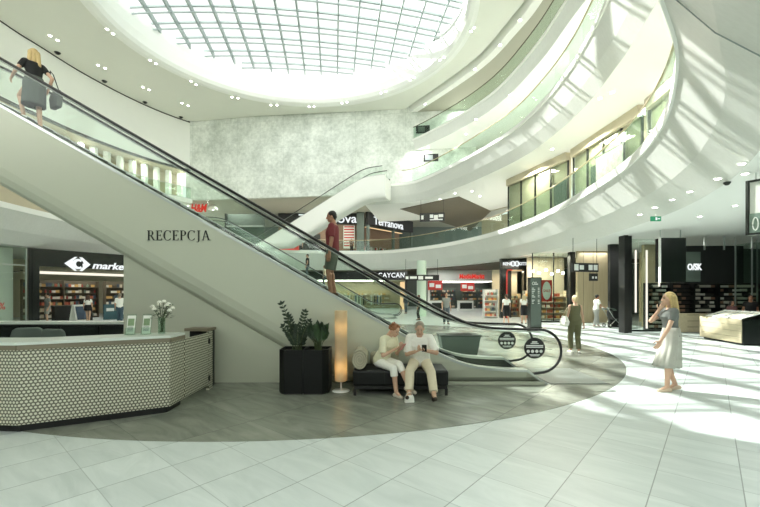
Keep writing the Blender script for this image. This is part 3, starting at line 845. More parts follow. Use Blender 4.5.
b.build('foliage', M['leaf2'], t)

# ------------------------------------------------------------------ planters with plants
def planter(label, x0, x1, y0, y1, left):
    t = thing('planter_box', label, 'planter', ((x0 + x1) / 2, (y0 + y1) / 2, 0)); cx, cy = (x0 + x1) / 2, (y0 + y1) / 2; c = .1
    pl = [(x0 + c, y0), (x1, y0), (x1, y1), (x0, y1), (x0, y0 + c)] if left else [(x0, y0), (x1 - c, y0), (x1, y0 + c), (x1, y1), (x0, y1)]
    pl = [(p[0] - cx, p[1] - cy) for p in pl]
    b = MB(); n = len(pl); H = .745
    ip = [(p[0] * .92, p[1] * .92) for p in pl]
    vs = [(x, y, .03) for x, y in pl] + [(x, y, H) for x, y in pl] + [(x, y, H) for x, y in ip] + [(x, y, H - .06) for x, y in ip]
    fs = [tuple(range(n))]
    for k in range(3): fs += [(k * n + i, k * n + (i + 1) % n, (k + 1) * n + (i + 1) % n, (k + 1) * n + i) for i in range(n)]
    fs += [tuple(range(3 * n, 4 * n))]
    b.add(vs, fs); b.build('box_shell', M['planter'], t)
    b = MB(); b.prism([(p[0] * .91, p[1] * .91) for p in pl], H - .075, H - .045); b.build('soil', M['soil'], t)
    b = MB(); b.prism([(p[0] * .95, p[1] * .95) for p in pl], 0, .03); b.build('base', M['black'], t)
planter('black angular planter holding the slender leaved plant, nearer the desk', -1.70, -1.285, 6.37, 6.87, True)
planter('black angular planter holding the broad leaved plant, nearer the lamp', -1.28, -.865, 6.37, 6.87, False)
def leafquad(b, c, d, up, L, wd, curl=.15):
    d = d.normalized(); s_ = d.cross(up).normalized(); u = s_.cross(d)
    P = [c, c + d * L * .25 + s_ * wd * .8 - u * .0, c + d * L * .6 + s_ * wd, c + d * L - u * L * curl, c + d * L * .6 - s_ * wd, c + d * L * .25 - s_ * wd * .8, c + d * L * .25 - u * wd * .35, c + d * L * .6 - u * wd * .45]
    b.add(P, [(0, 1, 6), (1, 2, 7, 6), (2, 3, 7), (3, 4, 7), (4, 5, 6, 7), (5, 0, 6)])
def stems(t, specs, seed, leaflen, leafw, mat, nleaf, pinnate=True):
    r = random.Random(seed)
    for bx, by, tx, ty, h in specs:
        p0, p2 = Vector((bx, by, 0)), Vector((tx, ty, h)); p1 = Vector((bx * .6 + tx * .4 * .5, by * .6 + ty * .4 * .5, h * .55))
        pts = [p0 * (1 - q) ** 2 + p1 * 2 * q * (1 - q) + p2 * q * q for q in [i / 8 for i in range(9)]]
        b = MB(); b.tube(pts, [.012 - .008 * i / 8 for i in range(9)], 6); sm = b.build('stem', M['stem'], t)
        b = MB()
        for i in range(nleaf):
            q = .22 + .78 * i / (nleaf - 1); c = p0 * (1 - q) ** 2 + p1 * 2 * q * (1 - q) + p2 * q * q
            tg = ((p1 - p0) * (1 - q) + (p2 - p1) * q).normalized(); side = tg.cross(Vector((r.uniform(-.3, .3), -1, .15))).normalized()
            L = leaflen * (1.1 - .55 * abs(q - .55)) * r.uniform(.85, 1.15)
            for sg in (-1, 1): leafquad(b, c, side * sg + tg * .75 + Vector((0, r.uniform(-.3, .1), 0)), Vector((0, -1, .3)) + Vector((r.uniform(-.4, .4), 0, r.uniform(-.3, .3))), L, L * leafw)
        leafquad(b, p2, tg, Vector((0, -1, .2)), leaflen * .9, leaflen * .9 * leafw)
        b.build('leaves', mat, sm)
t = thing('potted_plant', 'tall dark plant with slender stems of small leaflets in the black planter', 'plant', (-1.44, 6.62, .702))
stems(t, [(-.06, .0, -.24, -.05, .80), (-.03, .05, -.14, .04, .58), (.0, -.02, -.20, -.1, .42), (.03, .03, .14, .0, .66), (.05, 0, .22, -.05, .50), (.02, -.06, .05, -.12, .42), (.07, .04, .18, .1, .38), (-.08, .05, -.10, .12, .40)], 5, .085, .26, M['leaf'], 10)
t = thing('potted_plant', 'bushy plant with broad upright leaves in the black planter', 'plant', (-1.06, 6.62, .702))
r = random.Random(9)
for i in range(26):
    a = r.uniform(0, 2 * PI); rr = r.uniform(0, .09); base_ = Vector((rr * math.cos(a) - .02, rr * math.sin(a), 0)); h = r.uniform(.36, .66)
    tip = Vector((math.cos(a) * r.uniform(.06, .22), math.sin(a) * .14, h)); mid = base_ * .7 + tip * .25 + Vector((0, 0, h * .5)) * .5
    b = MB(); b.tube([base_, mid * .6 + base_ * .4 , base_ * .45 + tip * .45], .006, 6); sm = b.build('stem', M['stem'], t)
    b = MB(); c = base_ * .5 + tip * .42; d = tip - c; face_ = Vector((r.uniform(-.7, .7), -1, .3)); leafquad(b, c, d + Vector((0, 0, .05)), face_, r.uniform(.21, .30), r.uniform(.045, .066), .1)
    b.build('leaf', M['leaf2'] if i % 3 else M['leaf'], sm)

# ------------------------------------------------------------------ fabric floor lamp
LP = (-.675, 6.63, 0)
def lampshade():
    t = NT('lit_fabric_shade'); p = t.obj()
    b = t.n('ShaderNodeBsdfDiffuse'); tr = t.n('ShaderNodeBsdfTranslucent'); mx = t.n('ShaderNodeMixShader'); mx.inputs[0].default_value = .5
    f = t.noise(70, 2, t.scale(p, (1, 1, 3)))
    c = t.mix(f, lin((214, 200, 170)), lin((236, 226, 200)))
    t.l(c, b.inputs[0]); t.l(c, tr.inputs[0]); t.l(b.outputs[0], mx.inputs[1]); t.l(tr.outputs[0], mx.inputs[2]); t.l(mx.outputs[0], t.out.inputs[0]); return t.m
t = thing('floor_lamp', 'tall cylindrical beige fabric floor lamp on a round white foot', 'lamp', LP)
b = MB(); b.lathe((0, 0, 0), [(.15, 0), (.155, .006), (.15, .014), (.03, .022), (.014, .03)], 32); b.build('base', M['white'], t, smooth=True)
b = MB(); b.cone((0, 0, .02), (0, 0, .22), .011, .011, 12, False); b.build('pole', M['white'], t, smooth=True)
b = MB(); b.lathe((0, 0, 0), [(.09, .175), (.108, .19), (.108, .34), (.1085, 1.39), (.104, 1.395), (.104, .34), (.104, .195)], 32); b.build('lamp_shade', lampshade(), t, smooth=False)
for z in (.42, 1.12):
    b = MB(); b.ell((0, 0, z), (.025, .025, .035), 12, 8); b.build('bulb', M['warm'], t)
    pl = bpy.data.lights.new('lamp_bulb_light', 'POINT'); pl.energy = 1.7 if z < 1 else 1.0; pl.color = (1, .72, .42); pl.shadow_soft_size = .05
    o = bpy.data.objects.new('lamp_bulb_light', pl); COL.objects.link(o); o.location = (LP[0], LP[1], z)

# ------------------------------------------------------------------ bench
BX0, BX1, BY0, BY1 = -.45, 1.13, 6.30, 6.98
t = thing('bench', 'long low black leather bench against the escalator side', 'bench', ((BX0 + BX1) / 2, (BY0 + BY1) / 2, 0)); bw = BX1 - BX0
b = MB(); b.box((0, 0, .29), (bw, BY1 - BY0, .26)); b.build('seat', M['leather'], t, bevel=.035)
b = MB(); b.box((0, 0, .135), (bw - .04, .64, .05)); b.build('frame', M['black'], t)
for sx_ in (-1, 1):
    for sy in (-1, 1):
        b = MB(); b.box((sx_ * (bw / 2 - .035), sy * .30, .06), (.045, .045, .12)); b.build('leg', M['black'], t)
for i in (-1, 1):
    b = MB(); b.box((i * bw / 6, -.345, .29), (.008, .008, .24)); b.build('seam', M['black'], t)
t = thing('bolster_cushion', 'beige rolled bolster cushion at the lamp end of the bench', 'cushion', (-.34, 6.66, .42))
b = MB(); prof = []
k = 24; rr = .165; ring = lambda y, s_: [Vector((rr * s_ * math.cos(2 * PI * i / k) * .78, y, .165 + rr * s_ * math.sin(2 * PI * i / k))) for i in range(k)]
b.loft([ring(-.27, .82), ring(-.285, .94), ring(-.27, 1), ring(.24, 1), ring(.255, .9)]); b.build('roll', M['bolster'], t, smooth=False)
b = MB(); sp = []
for i in range(60): a = i * .32; q = .03 + .0021 * i; sp.append((q * math.cos(a) * .8, -.275, .165 + q * math.sin(a)))
b.tube(sp, .006, 6); b.build('spiral_piping', M['beige'], t)
t = thing('back_cushion', 'beige upholstered back cushion behind the seated woman', 'cushion', (.08, 6.88, .42))
b = MB(); b.box((0, 0, .115), (.52, .13, .23)); b.build('pad', M['bolster'], t, bevel=.05)

# dark tapered planter behind the escalator foot
t = thing('tapered_trough', 'low dark tapered trough standing on the tiles behind the escalator foot', 'trough', (2.13, 10.4, 0))
b = MB(); rings = []
for z, h in ((0, .43), (.56, .53)): rings.append([(-h, -.3 * h / .5, z), (h, -.3 * h / .5, z), (h, .3 * h / .5, z), (-h, .3 * h / .5, z)])
b.loft(rings); b.build('trough_body', M['greenwall'], t)
b = MB(); b.box((0, 0, .575), (1.1, .66, .03)); b.build('rim', M['dark_steel'], t)
b = MB(); b.ell((0, 0, .58), (.4, .22, .05), 14, 7); b.build('soil', M['soil'], t)
# ------------------------------------------------------------------ goods, copied in loops
M['teal_cloth'] = plain('slate_blue_cloth', (86, 108, 140), .8)
def product_proto(i, c, size, kind):
    b = MB()
    if kind == 'box': b.box((0, 0, size[2] / 2), size)
    elif kind == 'bottle':
        r = size[0] / 2; h = size[2]; b.lathe((0, 0, 0), [(r, 0), (r, h * .62), (r * .4, h * .78), (r * .38, h), (.001, h)], 8)
    else:
        r = size[0] / 2; b.lathe((0, 0, 0), [(r * .9, 0), (r, .01), (r, size[2] - .01), (r * .85, size[2])], 8)
    return b.mesh('packaged_item'), plain('packaging_%d' % i, c, .45, var=.15, nscale=30)
_specs = [((196, 186, 160), (.16, .1, .22), 'box'), ((176, 96, 70), (.14, .1, .2), 'box'), ((120, 138, 120), (.12, .12, .24), 'bottle'), ((220, 214, 200), (.18, .1, .16), 'box'),
          ((92, 84, 68), (.13, .13, .18), 'can'), ((200, 160, 96), (.2, .1, .18), 'box'), ((70, 84, 96), (.15, .1, .25), 'box'), ((150, 60, 52), (.11, .11, .22), 'bottle')]
GM = []
for i, (c, sz, k) in enumerate(_specs):
    me, m = product_proto(i, c, sz, k); me.materials.append(m); GM.append(me)
rg = random.Random(21)
def goods(name, label, cat, group, places, meshes=GM):
    for (x, y, z, rz, me) in places:
        o = bpy.data.objects.new(name, me); COL.objects.link(o); o.location = (x, y, z); o.rotation_euler = (0, 0, rz)
        tag(o, label, cat, group)
def shelf_unit(label, loc, rz, wdt, h, n, depth=.4, mat='beige', name='display_shelf', back=True, fill=None, pitch=.24, cat='shelf'):
    t = thing(name, label, cat, loc, rz); c, s_ = math.cos(rz), math.sin(rz); out = []
    if back:
        b = MB(); b.box((0, depth / 2 - .015, h / 2), (wdt, .03, h)); b.build('back_panel', M[mat], t)
    for sx_ in (-1, 1):
        b = MB(); b.box((sx_ * (wdt / 2 + .015), 0, h / 2), (.03, depth, h)); b.build('side_panel', M[mat], t)
    for i in range(n):
        z = .12 + (h - .15) * i / n
        b = MB(); b.box((0, -.02, z - .012), (wdt, depth - .05, .024)); b.build('shelf_board', M[mat], t)
        if fill:
            xx = -wdt / 2 + .02; ms = fill[4] if len(fill) > 4 else GM
            while True:
                me = rg.choice(ms); wd_ = max(v.co.x for v in me.vertices) * 2 + .012
                if xx + wd_ > wdt / 2 - .01: break
                x = xx + wd_ / 2; y = -.06; xx += max(wd_, pitch * .6)
                if rg.random() < .94: out.append((loc[0] + c * x - s_ * y, loc[1] + s_ * x + c * y, loc[2] + z + .002, rz, me))
    if fill: goods(fill[0], fill[1], fill[2], fill[3], out)
    return t
def board(name, label, cat, p, q, z0, z1, th, mat, back=None):
    """upright panel between plan points p and q, at the wall or hung"""
    c = ((p[0] + q[0]) / 2, (p[1] + q[1]) / 2, z0); t = thing(name, label, cat, c)
    P, Q = Vector((p[0] - c[0], p[1] - c[1], 0)), Vector((q[0] - c[0], q[1] - c[1], 0))
    b = MB(); b.bar(P + Vector((0, 0, (z1 - z0) / 2)), Q + Vector((0, 0, (z1 - z0) / 2)), th, z1 - z0); b.build('panel', mat, t)
    return t
def upright(p, q): return math.atan2(q[1] - p[1], q[0] - p[0])
def bars_on(parent, c, rz, rects, mat, name='text_lines', off=.0):
    """thin raised rectangles on a panel's front; x along the panel, z up"""
    b = MB(); cx, sx_ = math.cos(rz), math.sin(rz); n = Vector((sx_, -cx, 0))
    for x0, z0, x1, z1 in rects:
        P = lambda x, z: Vector((c[0] + cx * x, c[1] + sx_ * x, c[2] + z)) + n * off
        b.plate([P(x0, z0), P(x1, z0), P(x1, z1), P(x0, z1)], n, .008)
    return b.build(name, mat, parent)

# ------------------------------------------------------------------ supermarket beside the reception desk
A = Vector((-18.8, 20.5)); fd = Vector((3.1, 4.6)).normalized(); fn = Vector((-fd.y, fd.x)); frz = math.atan2(fd.y, fd.x)
Q = lambda t, d=0: A + fd * t + fn * d
t = thing('supermarket_entrance', 'black supermarket shop front with a wide open entrance', 'shop front', (A.x, A.y, 0))
rel = lambda p, z: Vector((p.x - A.x, p.y - A.y, z))
b = MB(); b.bar(rel(Q(.15, .2), 2.08), rel(Q(.45, .2), 2.08), .4, 4.16); b.bar(rel(Q(.0, .2), 2.08), rel(Q(.15, .2), 2.08), .3, 4.16); b.build('pillar', M['blackgloss'], t)
b = MB(); b.bar(rel(Q(.45, .2), 3.68), rel(Q(9.5, .2), 3.68), .4, .96); b.build('header', M['blackgloss'], t)
b = MB(); b.bar(rel(Q(6.5, .2), 2.08), rel(Q(7.1, .2), 2.08), .4, 4.16); b.build('pillar', M['blackgloss'], t)
for i in range(9):
    b = MB(); d = .9 + i * .55; b.bar(rel(Q(.5, d), 3.1), rel(Q(9.5, d), 3.1), .16, .06); b.build('ceiling_slat', M['dark_steel'] if i % 3 == 2 else M['beige'], t)
for d in (2.6, 3.8, 5.2):
    b = MB(); b.bar(rel(Q(1, d), 3.02), rel(Q(9.3, d), 3.02), .06, .05); b.build('light_tube', M['tube'], t)
    p = Q(5, d); area('shop_ceiling_light', (p.x, p.y, 2.95), 6, 26, (0, 0, frz), sy=.5)
# sign: two part arrow emblem and lettering
sp = Q(2.13, -.06); S = thing('supermarket_sign', 'white lit supermarket sign with arrow emblem over the black entrance', 'sign', (sp.x, sp.y, 3.42))
r3 = Matrix.Rotation(frz, 3, 'Z')
def em(poly, name='emblem'):
    b = MB(); b.plate([r3 @ Vector((x, 0, z)) for x, z in poly], r3 @ Vector((0, -1, 0)), .05); return b.build(name, M['sign_white'], S)
em([(-.62, 0), (-.14, .40), (-.02, .40), (-.22, .18), (-.27, 0), (-.22, -.18), (-.02, -.40), (-.14, -.40)])
k = 12
cres = [(.02 + .27 * math.cos(a), .30 * math.sin(a)) for a in [math.radians(50 + 260 * i / k) for i in range(k + 1)]] + [(.06 + .15 * math.cos(a), .17 * math.sin(a)) for a in [math.radians(310 - 260 * i / k) for i in range(k + 1)]]
for i in range(k): em([cres[i], cres[i + 1], cres[2 * k - i], cres[2 * k + 1 - i]])
em([(.62, 0), (.22, .40), (.08, .40), (.26, .15), (.30, .05), (.24, .02), (.26, -.15), (.08, -.40), (.22, -.40)])
text_obj('lettering', 'market', .40, M['sign_white'], S, tuple(r3 @ Vector((.72, -.03, -.22))), frz, .05, .012, .25, 1.95, 'LEFT')
# goods and furniture inside
GL = ('grocery_item', 'small packaged grocery item on the supermarket shelving', 'groceries', 'groceries on the supermarket shelving')
for i, (tt, d, lab) in enumerate(((1.9, 5.0, 'supermarket shelving closest to the black entrance pillar'), (4.1, 5.6, 'middle bay of supermarket shelving facing the entrance'), (6.4, 5.0, 'supermarket shelving farthest from the entrance pillar'))):
    p = Q(tt, d); shelf_unit(lab, (p.x, p.y, 0), frz, 2.05, 2.6, 6, .5, 'brown_ceil', 'supermarket_shelf', True, GL, .135)
p = Q(2.6, 2.2); t = thing('checkout_counter', 'black checkout counter inside the supermarket entrance', 'counter', (p.x, p.y, 0), frz)
b = MB(); b.box((0, 0, .45), (1.9, .6, .9)); b.build('counter_body', M['black'], t); b = MB(); b.box((0, 0, .93), (2.0, .7, .06)); b.build('counter_top', M['dark_steel'], t)
b = MB(); b.box((.5, 0, 1.1), (.3, .06, .26)); b.build('till_screen', M['blackgloss'], t)
p = Q(5.0, 1.9); t = thing('checkout_screen', 'teal partition panel inside the supermarket entrance', 'partition', (p.x, p.y, 0), frz)
teal = plain('teal_panel', (58, 96, 104), .5); b = MB(); b.box((0, 0, .5), (1.7, .08, 1.0)); b.build('panel', teal, t)
bars_on(t, (0, -.042, 0), 0, [(-.7, .55, -.25, .75), (.2, .3, .6, .7)], M['letter_white'], 'printed_shapes')
p = Q(2.3, .3); t = thing('sandwich_board', 'white and blue folding sandwich board at the supermarket entrance', 'sign', (p.x, p.y, 0), frz + .3)
for sg in (-1, 1):
    b = MB(); b.plate([(-.34, sg * .28, 0), (.34, sg * .28, 0), (.34, sg * .03, 1.05), (-.34, sg * .03, 1.05)], (0, sg, .2), .03); b.build('board', M['paper'], t)
b = MB(); b.plate([(-.27, -.30, .18), (.27, -.30, .18), (.27, -.115, .95), (-.27, -.115, .95)], (0, -1, .24), .012); b.build('poster', plain('blue_poster', (60, 78, 98), .5), t)

# glazed front next to the supermarket
P0, P1 = Vector((-19.6, 17.6)), Vector((-18.85, 20.4))
t = thing('glazed_shop_screen', 'pale glazed shop front with red sale figures beside the supermarket', 'shop front', (P0.x, P0.y, 0))
b = MB(); b.bar((0, 0, 2.08), (P1.x - P0.x, P1.y - P0.y, 2.08), .02, 4.1); b.build('glass_pane', M['shopglass'], t)
b = MB(); b.bar((-.9, .2, 2.08), (P1.x - P0.x - .9, P1.y - P0.y + .2, 2.08), .04, 4.1); b.build('screen_wall', M['soffit'], t)
for q in (0, .55, 1):
    c = P0 + (P1 - P0) * q - P0; b = MB(); b.box((c.x, c.y, 2.08), (.06, .06, 4.1)); b.build('post', M['steel'], t)
b = MB(); b.bar((0, 0, 3.2), (P1.x - P0.x, P1.y - P0.y, 3.2), .05, .05); b.build('transom', M['steel'], t)
rz = upright(P0, P1); c = (P0 + P1) * .5 - P0
text_obj('sale_figures', '0-60%', .34, M['red'], t, (c.x + .03, c.y - .0, .9), rz, .01, .006, 0, 1.0)

# ------------------------------------------------------------------ shops on the far ground floor
def shop(name, label, x0, x1, y, z1, header, head_mat, inner_mat, depth=4.5, power=140, floor_z=0.0, cat='shop front', frame='black', glassy=True):
    t = thing(name, label, cat, ((x0 + x1) / 2, y, floor_z)); W_ = x1 - x0; h = z1 - floor_z
    b = MB(); b.box((0, .15, h - header / 2), (W_, .3, header)); b.build('header', M[head_mat], t)
    for sx_ in (-1, 1):
        b = MB(); b.box((sx_ * (W_ / 2 - .12), .15, (h - header) / 2), (.24, .3, h - header)); b.build('pillar', M[frame], t)
    b = MB(); b.box((0, depth, h / 2), (W_, .1, h)); b.build('back_wall', M[inner_mat], t)
    for sx_ in (-1, 1):
        b = MB(); b.box((sx_ * (W_ / 2 - .05), depth / 2 + .2, h / 2), (.1, depth - .4, h)); b.build('side_wall', M[inner_mat], t)
    b = MB(); b.box((0, depth / 2 + .2, h - header + .05), (W_ - .2, depth - .4, .06)); b.build('inner_ceiling', M['white'], t)
    for i in range(3):
        b = MB(); b.box((0, .9 + i * (depth - 1) / 3, h - header - .02), (W_ * .7, .12, .05)); b.build('light_tube', M['strip'], t)
    if glassy:
        b = MB(); b.box((W_ * .18, .1, (h - header) / 2), (W_ * .55, .02, h - header)); b.build('glass_pane', M['shopglass'], t)
    area('shop_ceiling_light', ((x0 + x1) / 2, y + depth / 2, z1 - header - .08), W_ * .7, power, sy=depth * .6)
    return t
CM = [GM[0], GM[3], GM[5]]
t = shop('fashion_shop', 'brightly lit shop with black header behind the escalator on the far ground floor', -11, 3.0, 42, 4.18, .95, 'black', 'beige', 5, 110)
sg = thing('shop_sign', 'white letters spelling CAYCAN on the black shop header', 'sign', (1.25, 41.99, 3.4))
text_obj('lettering', 'CAYCAN', .5, M['sign_white'], sg, (0, -.03, .1), 0, .05, .015, 0, 2.9, spacing=1.1)
for i in range(5):
    shelf_unit('low display of pale garments and boxes in the far shop, bay %s from the doorway' % ('one', 'two', 'three', 'four', 'five')[i], (-8.6 + i * 2.2, 45.2, 0), 0, 1.9, 2.1, 4, .5, 'wood', 'display_shelf', True,
               ('folded_garment', 'pale packed goods on the far shop displays behind the escalator', 'goods', 'goods in the far shop behind the escalator', CM), .3)
b = MB(); b.box((0, 0, 1.5), (.5, .1, 3.0)); o = b.build('lit_panel', M['warm_soft'], None); o.location = (2.45, 41.9, 0); tag(o, 'warm glowing upright panel beside the far shop doorway', 'light panel')
for i in range(6):
    cx_ = -9.2 + i * 1.75; t = thing('clothes_rail', 'low clothes rail in the far ground floor shop, rail %s from its doorway' % ('six', 'five', 'four', 'three', 'two', 'one')[i], 'clothes rail', (cx_, 43.2, 0))
    b = MB(); b.tube([(-.65, 0, 0), (-.65, 0, 1.55), (.65, 0, 1.55), (.65, 0, 0)], .03, 6); b.build('rail', M['steel'], t)
    for j in range(7):
        x = -.52 + j * .17; b = MB(); b.loft([[(x - .06, -.2 * s_, z), (x + .07, -.2 * s_, z), (x + .07, .2 * s_, z), (x - .06, .2 * s_, z)] for z, s_ in ((.45, 1.05), (1.1, .9), (1.4, 1.0), (1.5, .35))])
        o = b.build('garment', [M['greenwall'], M['paper'], M['beige'], M['black'], M['brick'], M['teal_cloth'], M['paper']][(i * 3 + j) % 7]); o.location = (cx_, 43.2, 0)
        tag(o, 'garment on a rail in the far ground floor shop window', 'garment', 'garments in the far ground floor shop')
t = shop('electronics_shop', 'shop with a long white header and red lettering on the far ground floor', 5.0, 13.2, 40, 4.18, 1.15, 'white', 'greenwall', 6, 40, frame='white', glassy=False)
sg = thing('shop_sign', 'red lettering on the long white header of the far shop', 'sign', (9.6, 39.98, 3.2)); text_obj('lettering', 'MediaMarkt', .46, M['red_lit'], sg, (0, -.03, .1), 0, .05, .012, 0, 2.6)
for x, y, lab, z in ((5.7, 39.6, 'red promotional panel nearest the pale round column', 2.1), (9.6, 42, 'red promotional panel under the red lettering', 2.0)):
    t = board('promotional_panel', lab, 'sign', (x - .75, y), (x + .75, y), z, z + .95, .06, M['red'])
    bars_on(t, (0, -.031, 0), 0, [(-.6, .3, -.1, .7), (.05, .2, .6, .55)], M['letter_white'], 'printed_shapes')
for i, x in enumerate((6.0, 7.9, 10.4, 12.2)):
    shelf_unit('dark shelving of goods in the far electronics shop, bay %s from the column' % ('one', 'two', 'three', 'four')[i], (x, 44.5, 0), 0, 1.7, 2.4, 5, .5, 'greenwall', 'display_shelf', True,
               ('electronics_box', 'small boxed item on the shelving of the far electronics shop', 'goods', 'boxed goods in the far electronics shop'), .26)
for x, lab in ((5.8, 'white sales counter by the pale round column'), (8.6, 'white sales counter under the red lettering')):
    t = thing('sales_counter', lab, 'counter', (x, 38.6, 0)); b = MB(); b.box((0, 0, .5), (1.5, .6, 1.0)); b.build('counter_body', M['white'], t); b = MB(); b.box((0, -.305, .5), (1.2, .02, .6)); b.build('open_front', M['dark_steel'], t)
    b = MB(); b.box((0, 0, 1.02), (1.56, .66, .05)); b.build('counter_top', M['beige'], t)
b = MB(); b.cone((3.15, 29, 0), (3.15, 29, 4.2), .36, .36, 28, False); o = b.build('column', plain('pale_green_column', (206, 226, 208), .4, var=.02), None, smooth=False); struct(o, 'pale green round column on the far ground floor')

# display shelving and black portal shop on the far ring
shelf_unit('white display stand of small goods beside the black portal shop', (7.75, 26.9, 0), 0, .9, 2.0, 5, .5, 'white', 'display_stand', True, ('cosmetic_item', 'small item on the white display stand by the portal shop', 'goods', 'items on the white display stand'), .2)
PY = 26.6; px0, px1 = 8.42, 10.3
t = thing('portal_shop', 'black portal shop front with glowing doorway and round white emblem', 'shop front', ((px0 + px1) / 2, PY, 0)); W_ = px1 - px0
b = MB(); b.box((0, .2, 3.77), (W_, .4, .75)); b.build('header', M['blackgloss'], t)
b = MB(); b.box((-W_ / 2 + .17, .2, 1.72), (.34, .4, 3.43)); b.build('pillar', M['blackgloss'], t)
b = MB(); b.box((W_ / 2 - .15, .2, 1.72), (.30, .4, 3.43)); b.build('pillar', M['blackgloss'], t)
b = MB(); b.tube([(-W_ / 2 + .38, -.02, 0), (-W_ / 2 + .38, -.02, 3.2), (-W_ / 2 + .46, -.02, 3.34), (-W_ / 2 + .75, -.02, 3.36)], .05, 8); b.build('red_tube', M['red'], t)
b = MB(); b.box((-.25, .7, 1.7), (.5, .06, 3.4)); b.build('dark_display', M['black'], t)
b = MB(); b.box((0, 2.2, 1.75), (W_, .06, 3.5)); b.build('back_wall', M['beige'], t)
b = MB(); b.box((.3, .9, 3.36), (.9, .5, .04)); b.build('light_panel', M['warm_soft'], t)
area('shop_ceiling_light', ((px0 + px1) / 2 + .3, PY + 1.2, 3.3), .9, 60, col=(1, .85, .6))
shelf_unit('glowing shelf of small goods inside the black portal doorway', ((px0 + px1) / 2 + .35, PY + 1.4, 0), 0, .95, 1.7, 5, .4, 'wood', 'display_shelf', True, ('gift_item', 'small item on the shelf inside the black portal doorway', 'goods', 'items inside the portal doorway'), .19)
sg = thing('shop_sign', 'white letters either side of a round emblem over the black portal', 'sign', ((px0 + px1) / 2, PY - .01, 3.78))
text_obj('lettering', 'REN', .2, M['sign_white'], sg, (-.58, -.02, -.1), 0, .03, .008, 0, .5); text_obj('lettering', 'OTTE', .2, M['sign_white'], sg, (.60, -.02, -.1), 0, .03, .008, 0, .55)
for x in (-.14, .14):
    b = MB(); b.loft([[(x + .19 * math.cos(2 * PI * i / 20), d, .19 * math.sin(2 * PI * i / 20)) for i in range(20)] for d in (-.015, -.045)]); em_ = b.build('emblem', M['sign_white'], sg)
    text_obj('emblem_letter', 'B', .2, M['letter_dark'], em_, (x, -.055, -.1), 0, .012, .006)

# glazed shop with pendant globes and a red sign
GY = 23.0; gx0, gx1 = 9.15, 11.5
t = thing('glazed_shop', 'glazed shop front with warm lit shelves between black portal and dark pillar', 'shop front', ((gx0 + gx1) / 2, GY, 0)); W_ = gx1 - gx0
b = MB(); b.box((0, 0, 2.08), (W_, .02, 4.14)); b.build('glass_pane', M['shopglass'], t)
for x in (-W_ / 2, 0.1): b = MB(); b.box((x, 0, 2.08), (.05, .05, 4.14)); b.build('mullion', M['dark_steel'], t)
b = MB(); b.box((W_ / 2 + .02, .05, 2.1), (.30, .34, 4.18)); b.build('corner_pillar', M['black'], t)
b = MB(); b.box((0.85, 2.9, 2.08), (2.5, .08, 4.14)); b.build('back_wall', M['beige'], t)
b = MB(); b.box((0, -.0, .04), (W_, .08, .08)); b.build('threshold', M['dark_steel'], t)
area('shop_ceiling_light', ((gx0 + gx1) / 2, GY + 1.1, 4.0), 1.8, 200, col=(1, .9, .75))
shelf_unit('warm lit shelving of reddish goods behind the glazed shop front', (10.6, GY + 1.7, 0), 0, 2.6, 1.9, 5, .45, 'beige', 'display_shelf', True, ('toiletry_item', 'small reddish or pale item on the shelving behind the glazed front', 'goods', 'goods behind the glazed shop front', [GM[1], GM[7], GM[5], GM[3]]), .2)
t = thing('sale_sign', 'red upright sign with a white oval inside the glazed shop', 'sign', (10.15, GY + .35, 0))
b = MB(); b.box((0, 0, 1.88), (.66, .05, 1.3)); b.build('panel', M['red'], t)
b = MB(); b.loft([[(.26 * math.cos(2 * PI * i / 28), d, 1.88 + .55 * math.sin(2 * PI * i / 28)) for i in range(28)] for d in (-.026, -.034)]); ov = b.build('oval', M['paper'], t)
text_obj('lettering', 'SALE', .16, M['red'], ov, (0, -.04, 1.8), 0, .006, .003, 0, .4)
b = MB(); b.cone((0, 0, .03), (0, 0, 1.24), .02, .02, 8, False); b.build('stand_pole', M['steel'], t); b = MB(); b.lathe((0, 0, 0), [(.2, 0), (.2, .02), (.03, .03)], 20); b.build('stand_base', M['steel'], t)
for i, (u, v) in enumerate(((533, 271), (539, 273), (546, 270), (552, 274), (558, 271), (563, 273))):
    y = GY + .9 + .2 * (i % 3); p = Py(u, v, y)
    t = thing('pendant_lamp', 'small clear globe lamp hanging inside the glazed shop front', 'lamp', tuple(p), group='globe lamps of the glazed shop')
    b = MB(); b.ell((0, 0, 0), (.085, .085, .085), 12, 8); b.build('globe', M['bulb'], t, smooth=True)
    b = MB(); b.cone((0, 0, .08), (0, 0, 4.18 - p.z), .008, .008, 6, False); b.build('cord', M['black'], t)

# oak clad wall, lobby, pillars and glazed screen
b = MB(); b.box((12.75, 22.6, 2.1), (2.3, .2, 4.2)); struct(b.build('wall_oak', M['wood']), 'light oak clad wall beside the dark lobby')
for u in (583.5, 593): 
    x = (u - CX) / F * 22.5; b = MB(); b.box((x, 22.49, 2.1), (.015, .02, 4.2)); struct(b.build('trim_4', M['desk_edge']), 'joint of the oak cladding')
b = MB(); b.box((14.7, 24.6, 2.1), (2.2, .2, 4.2)); struct(b.build('wall_lobby', M['black']), 'dark lobby wall')
t = thing('lobby_door', 'black double door deep in the dark lobby', 'door', (14.75, 24.45, 0))
for x in (-.45, .45): b = MB(); b.box((x, 0, 1.1), (.86, .06, 2.2)); l_ = b.build('door_leaf', M['blackgloss'], t); b = MB(); b.cone((x * .2, -.06, .9), (x * .2, -.06, 1.3), .015, .015, 8, False); b.build('handle', M['steel'], l_)
b = MB(); b.box((16.5, 23.2, 2.1), (1.5, .2, 4.2)); struct(b.build('wall_oak_2', M['wood']), 'second light oak clad wall past the lobby')
b = MB(); b.box((19.6, 21.5, 2.1), (5.2, .2, 4.2)); struct(b.build('wall_shop_right', M['greenwall']), 'dark wall behind the kiosk shop')
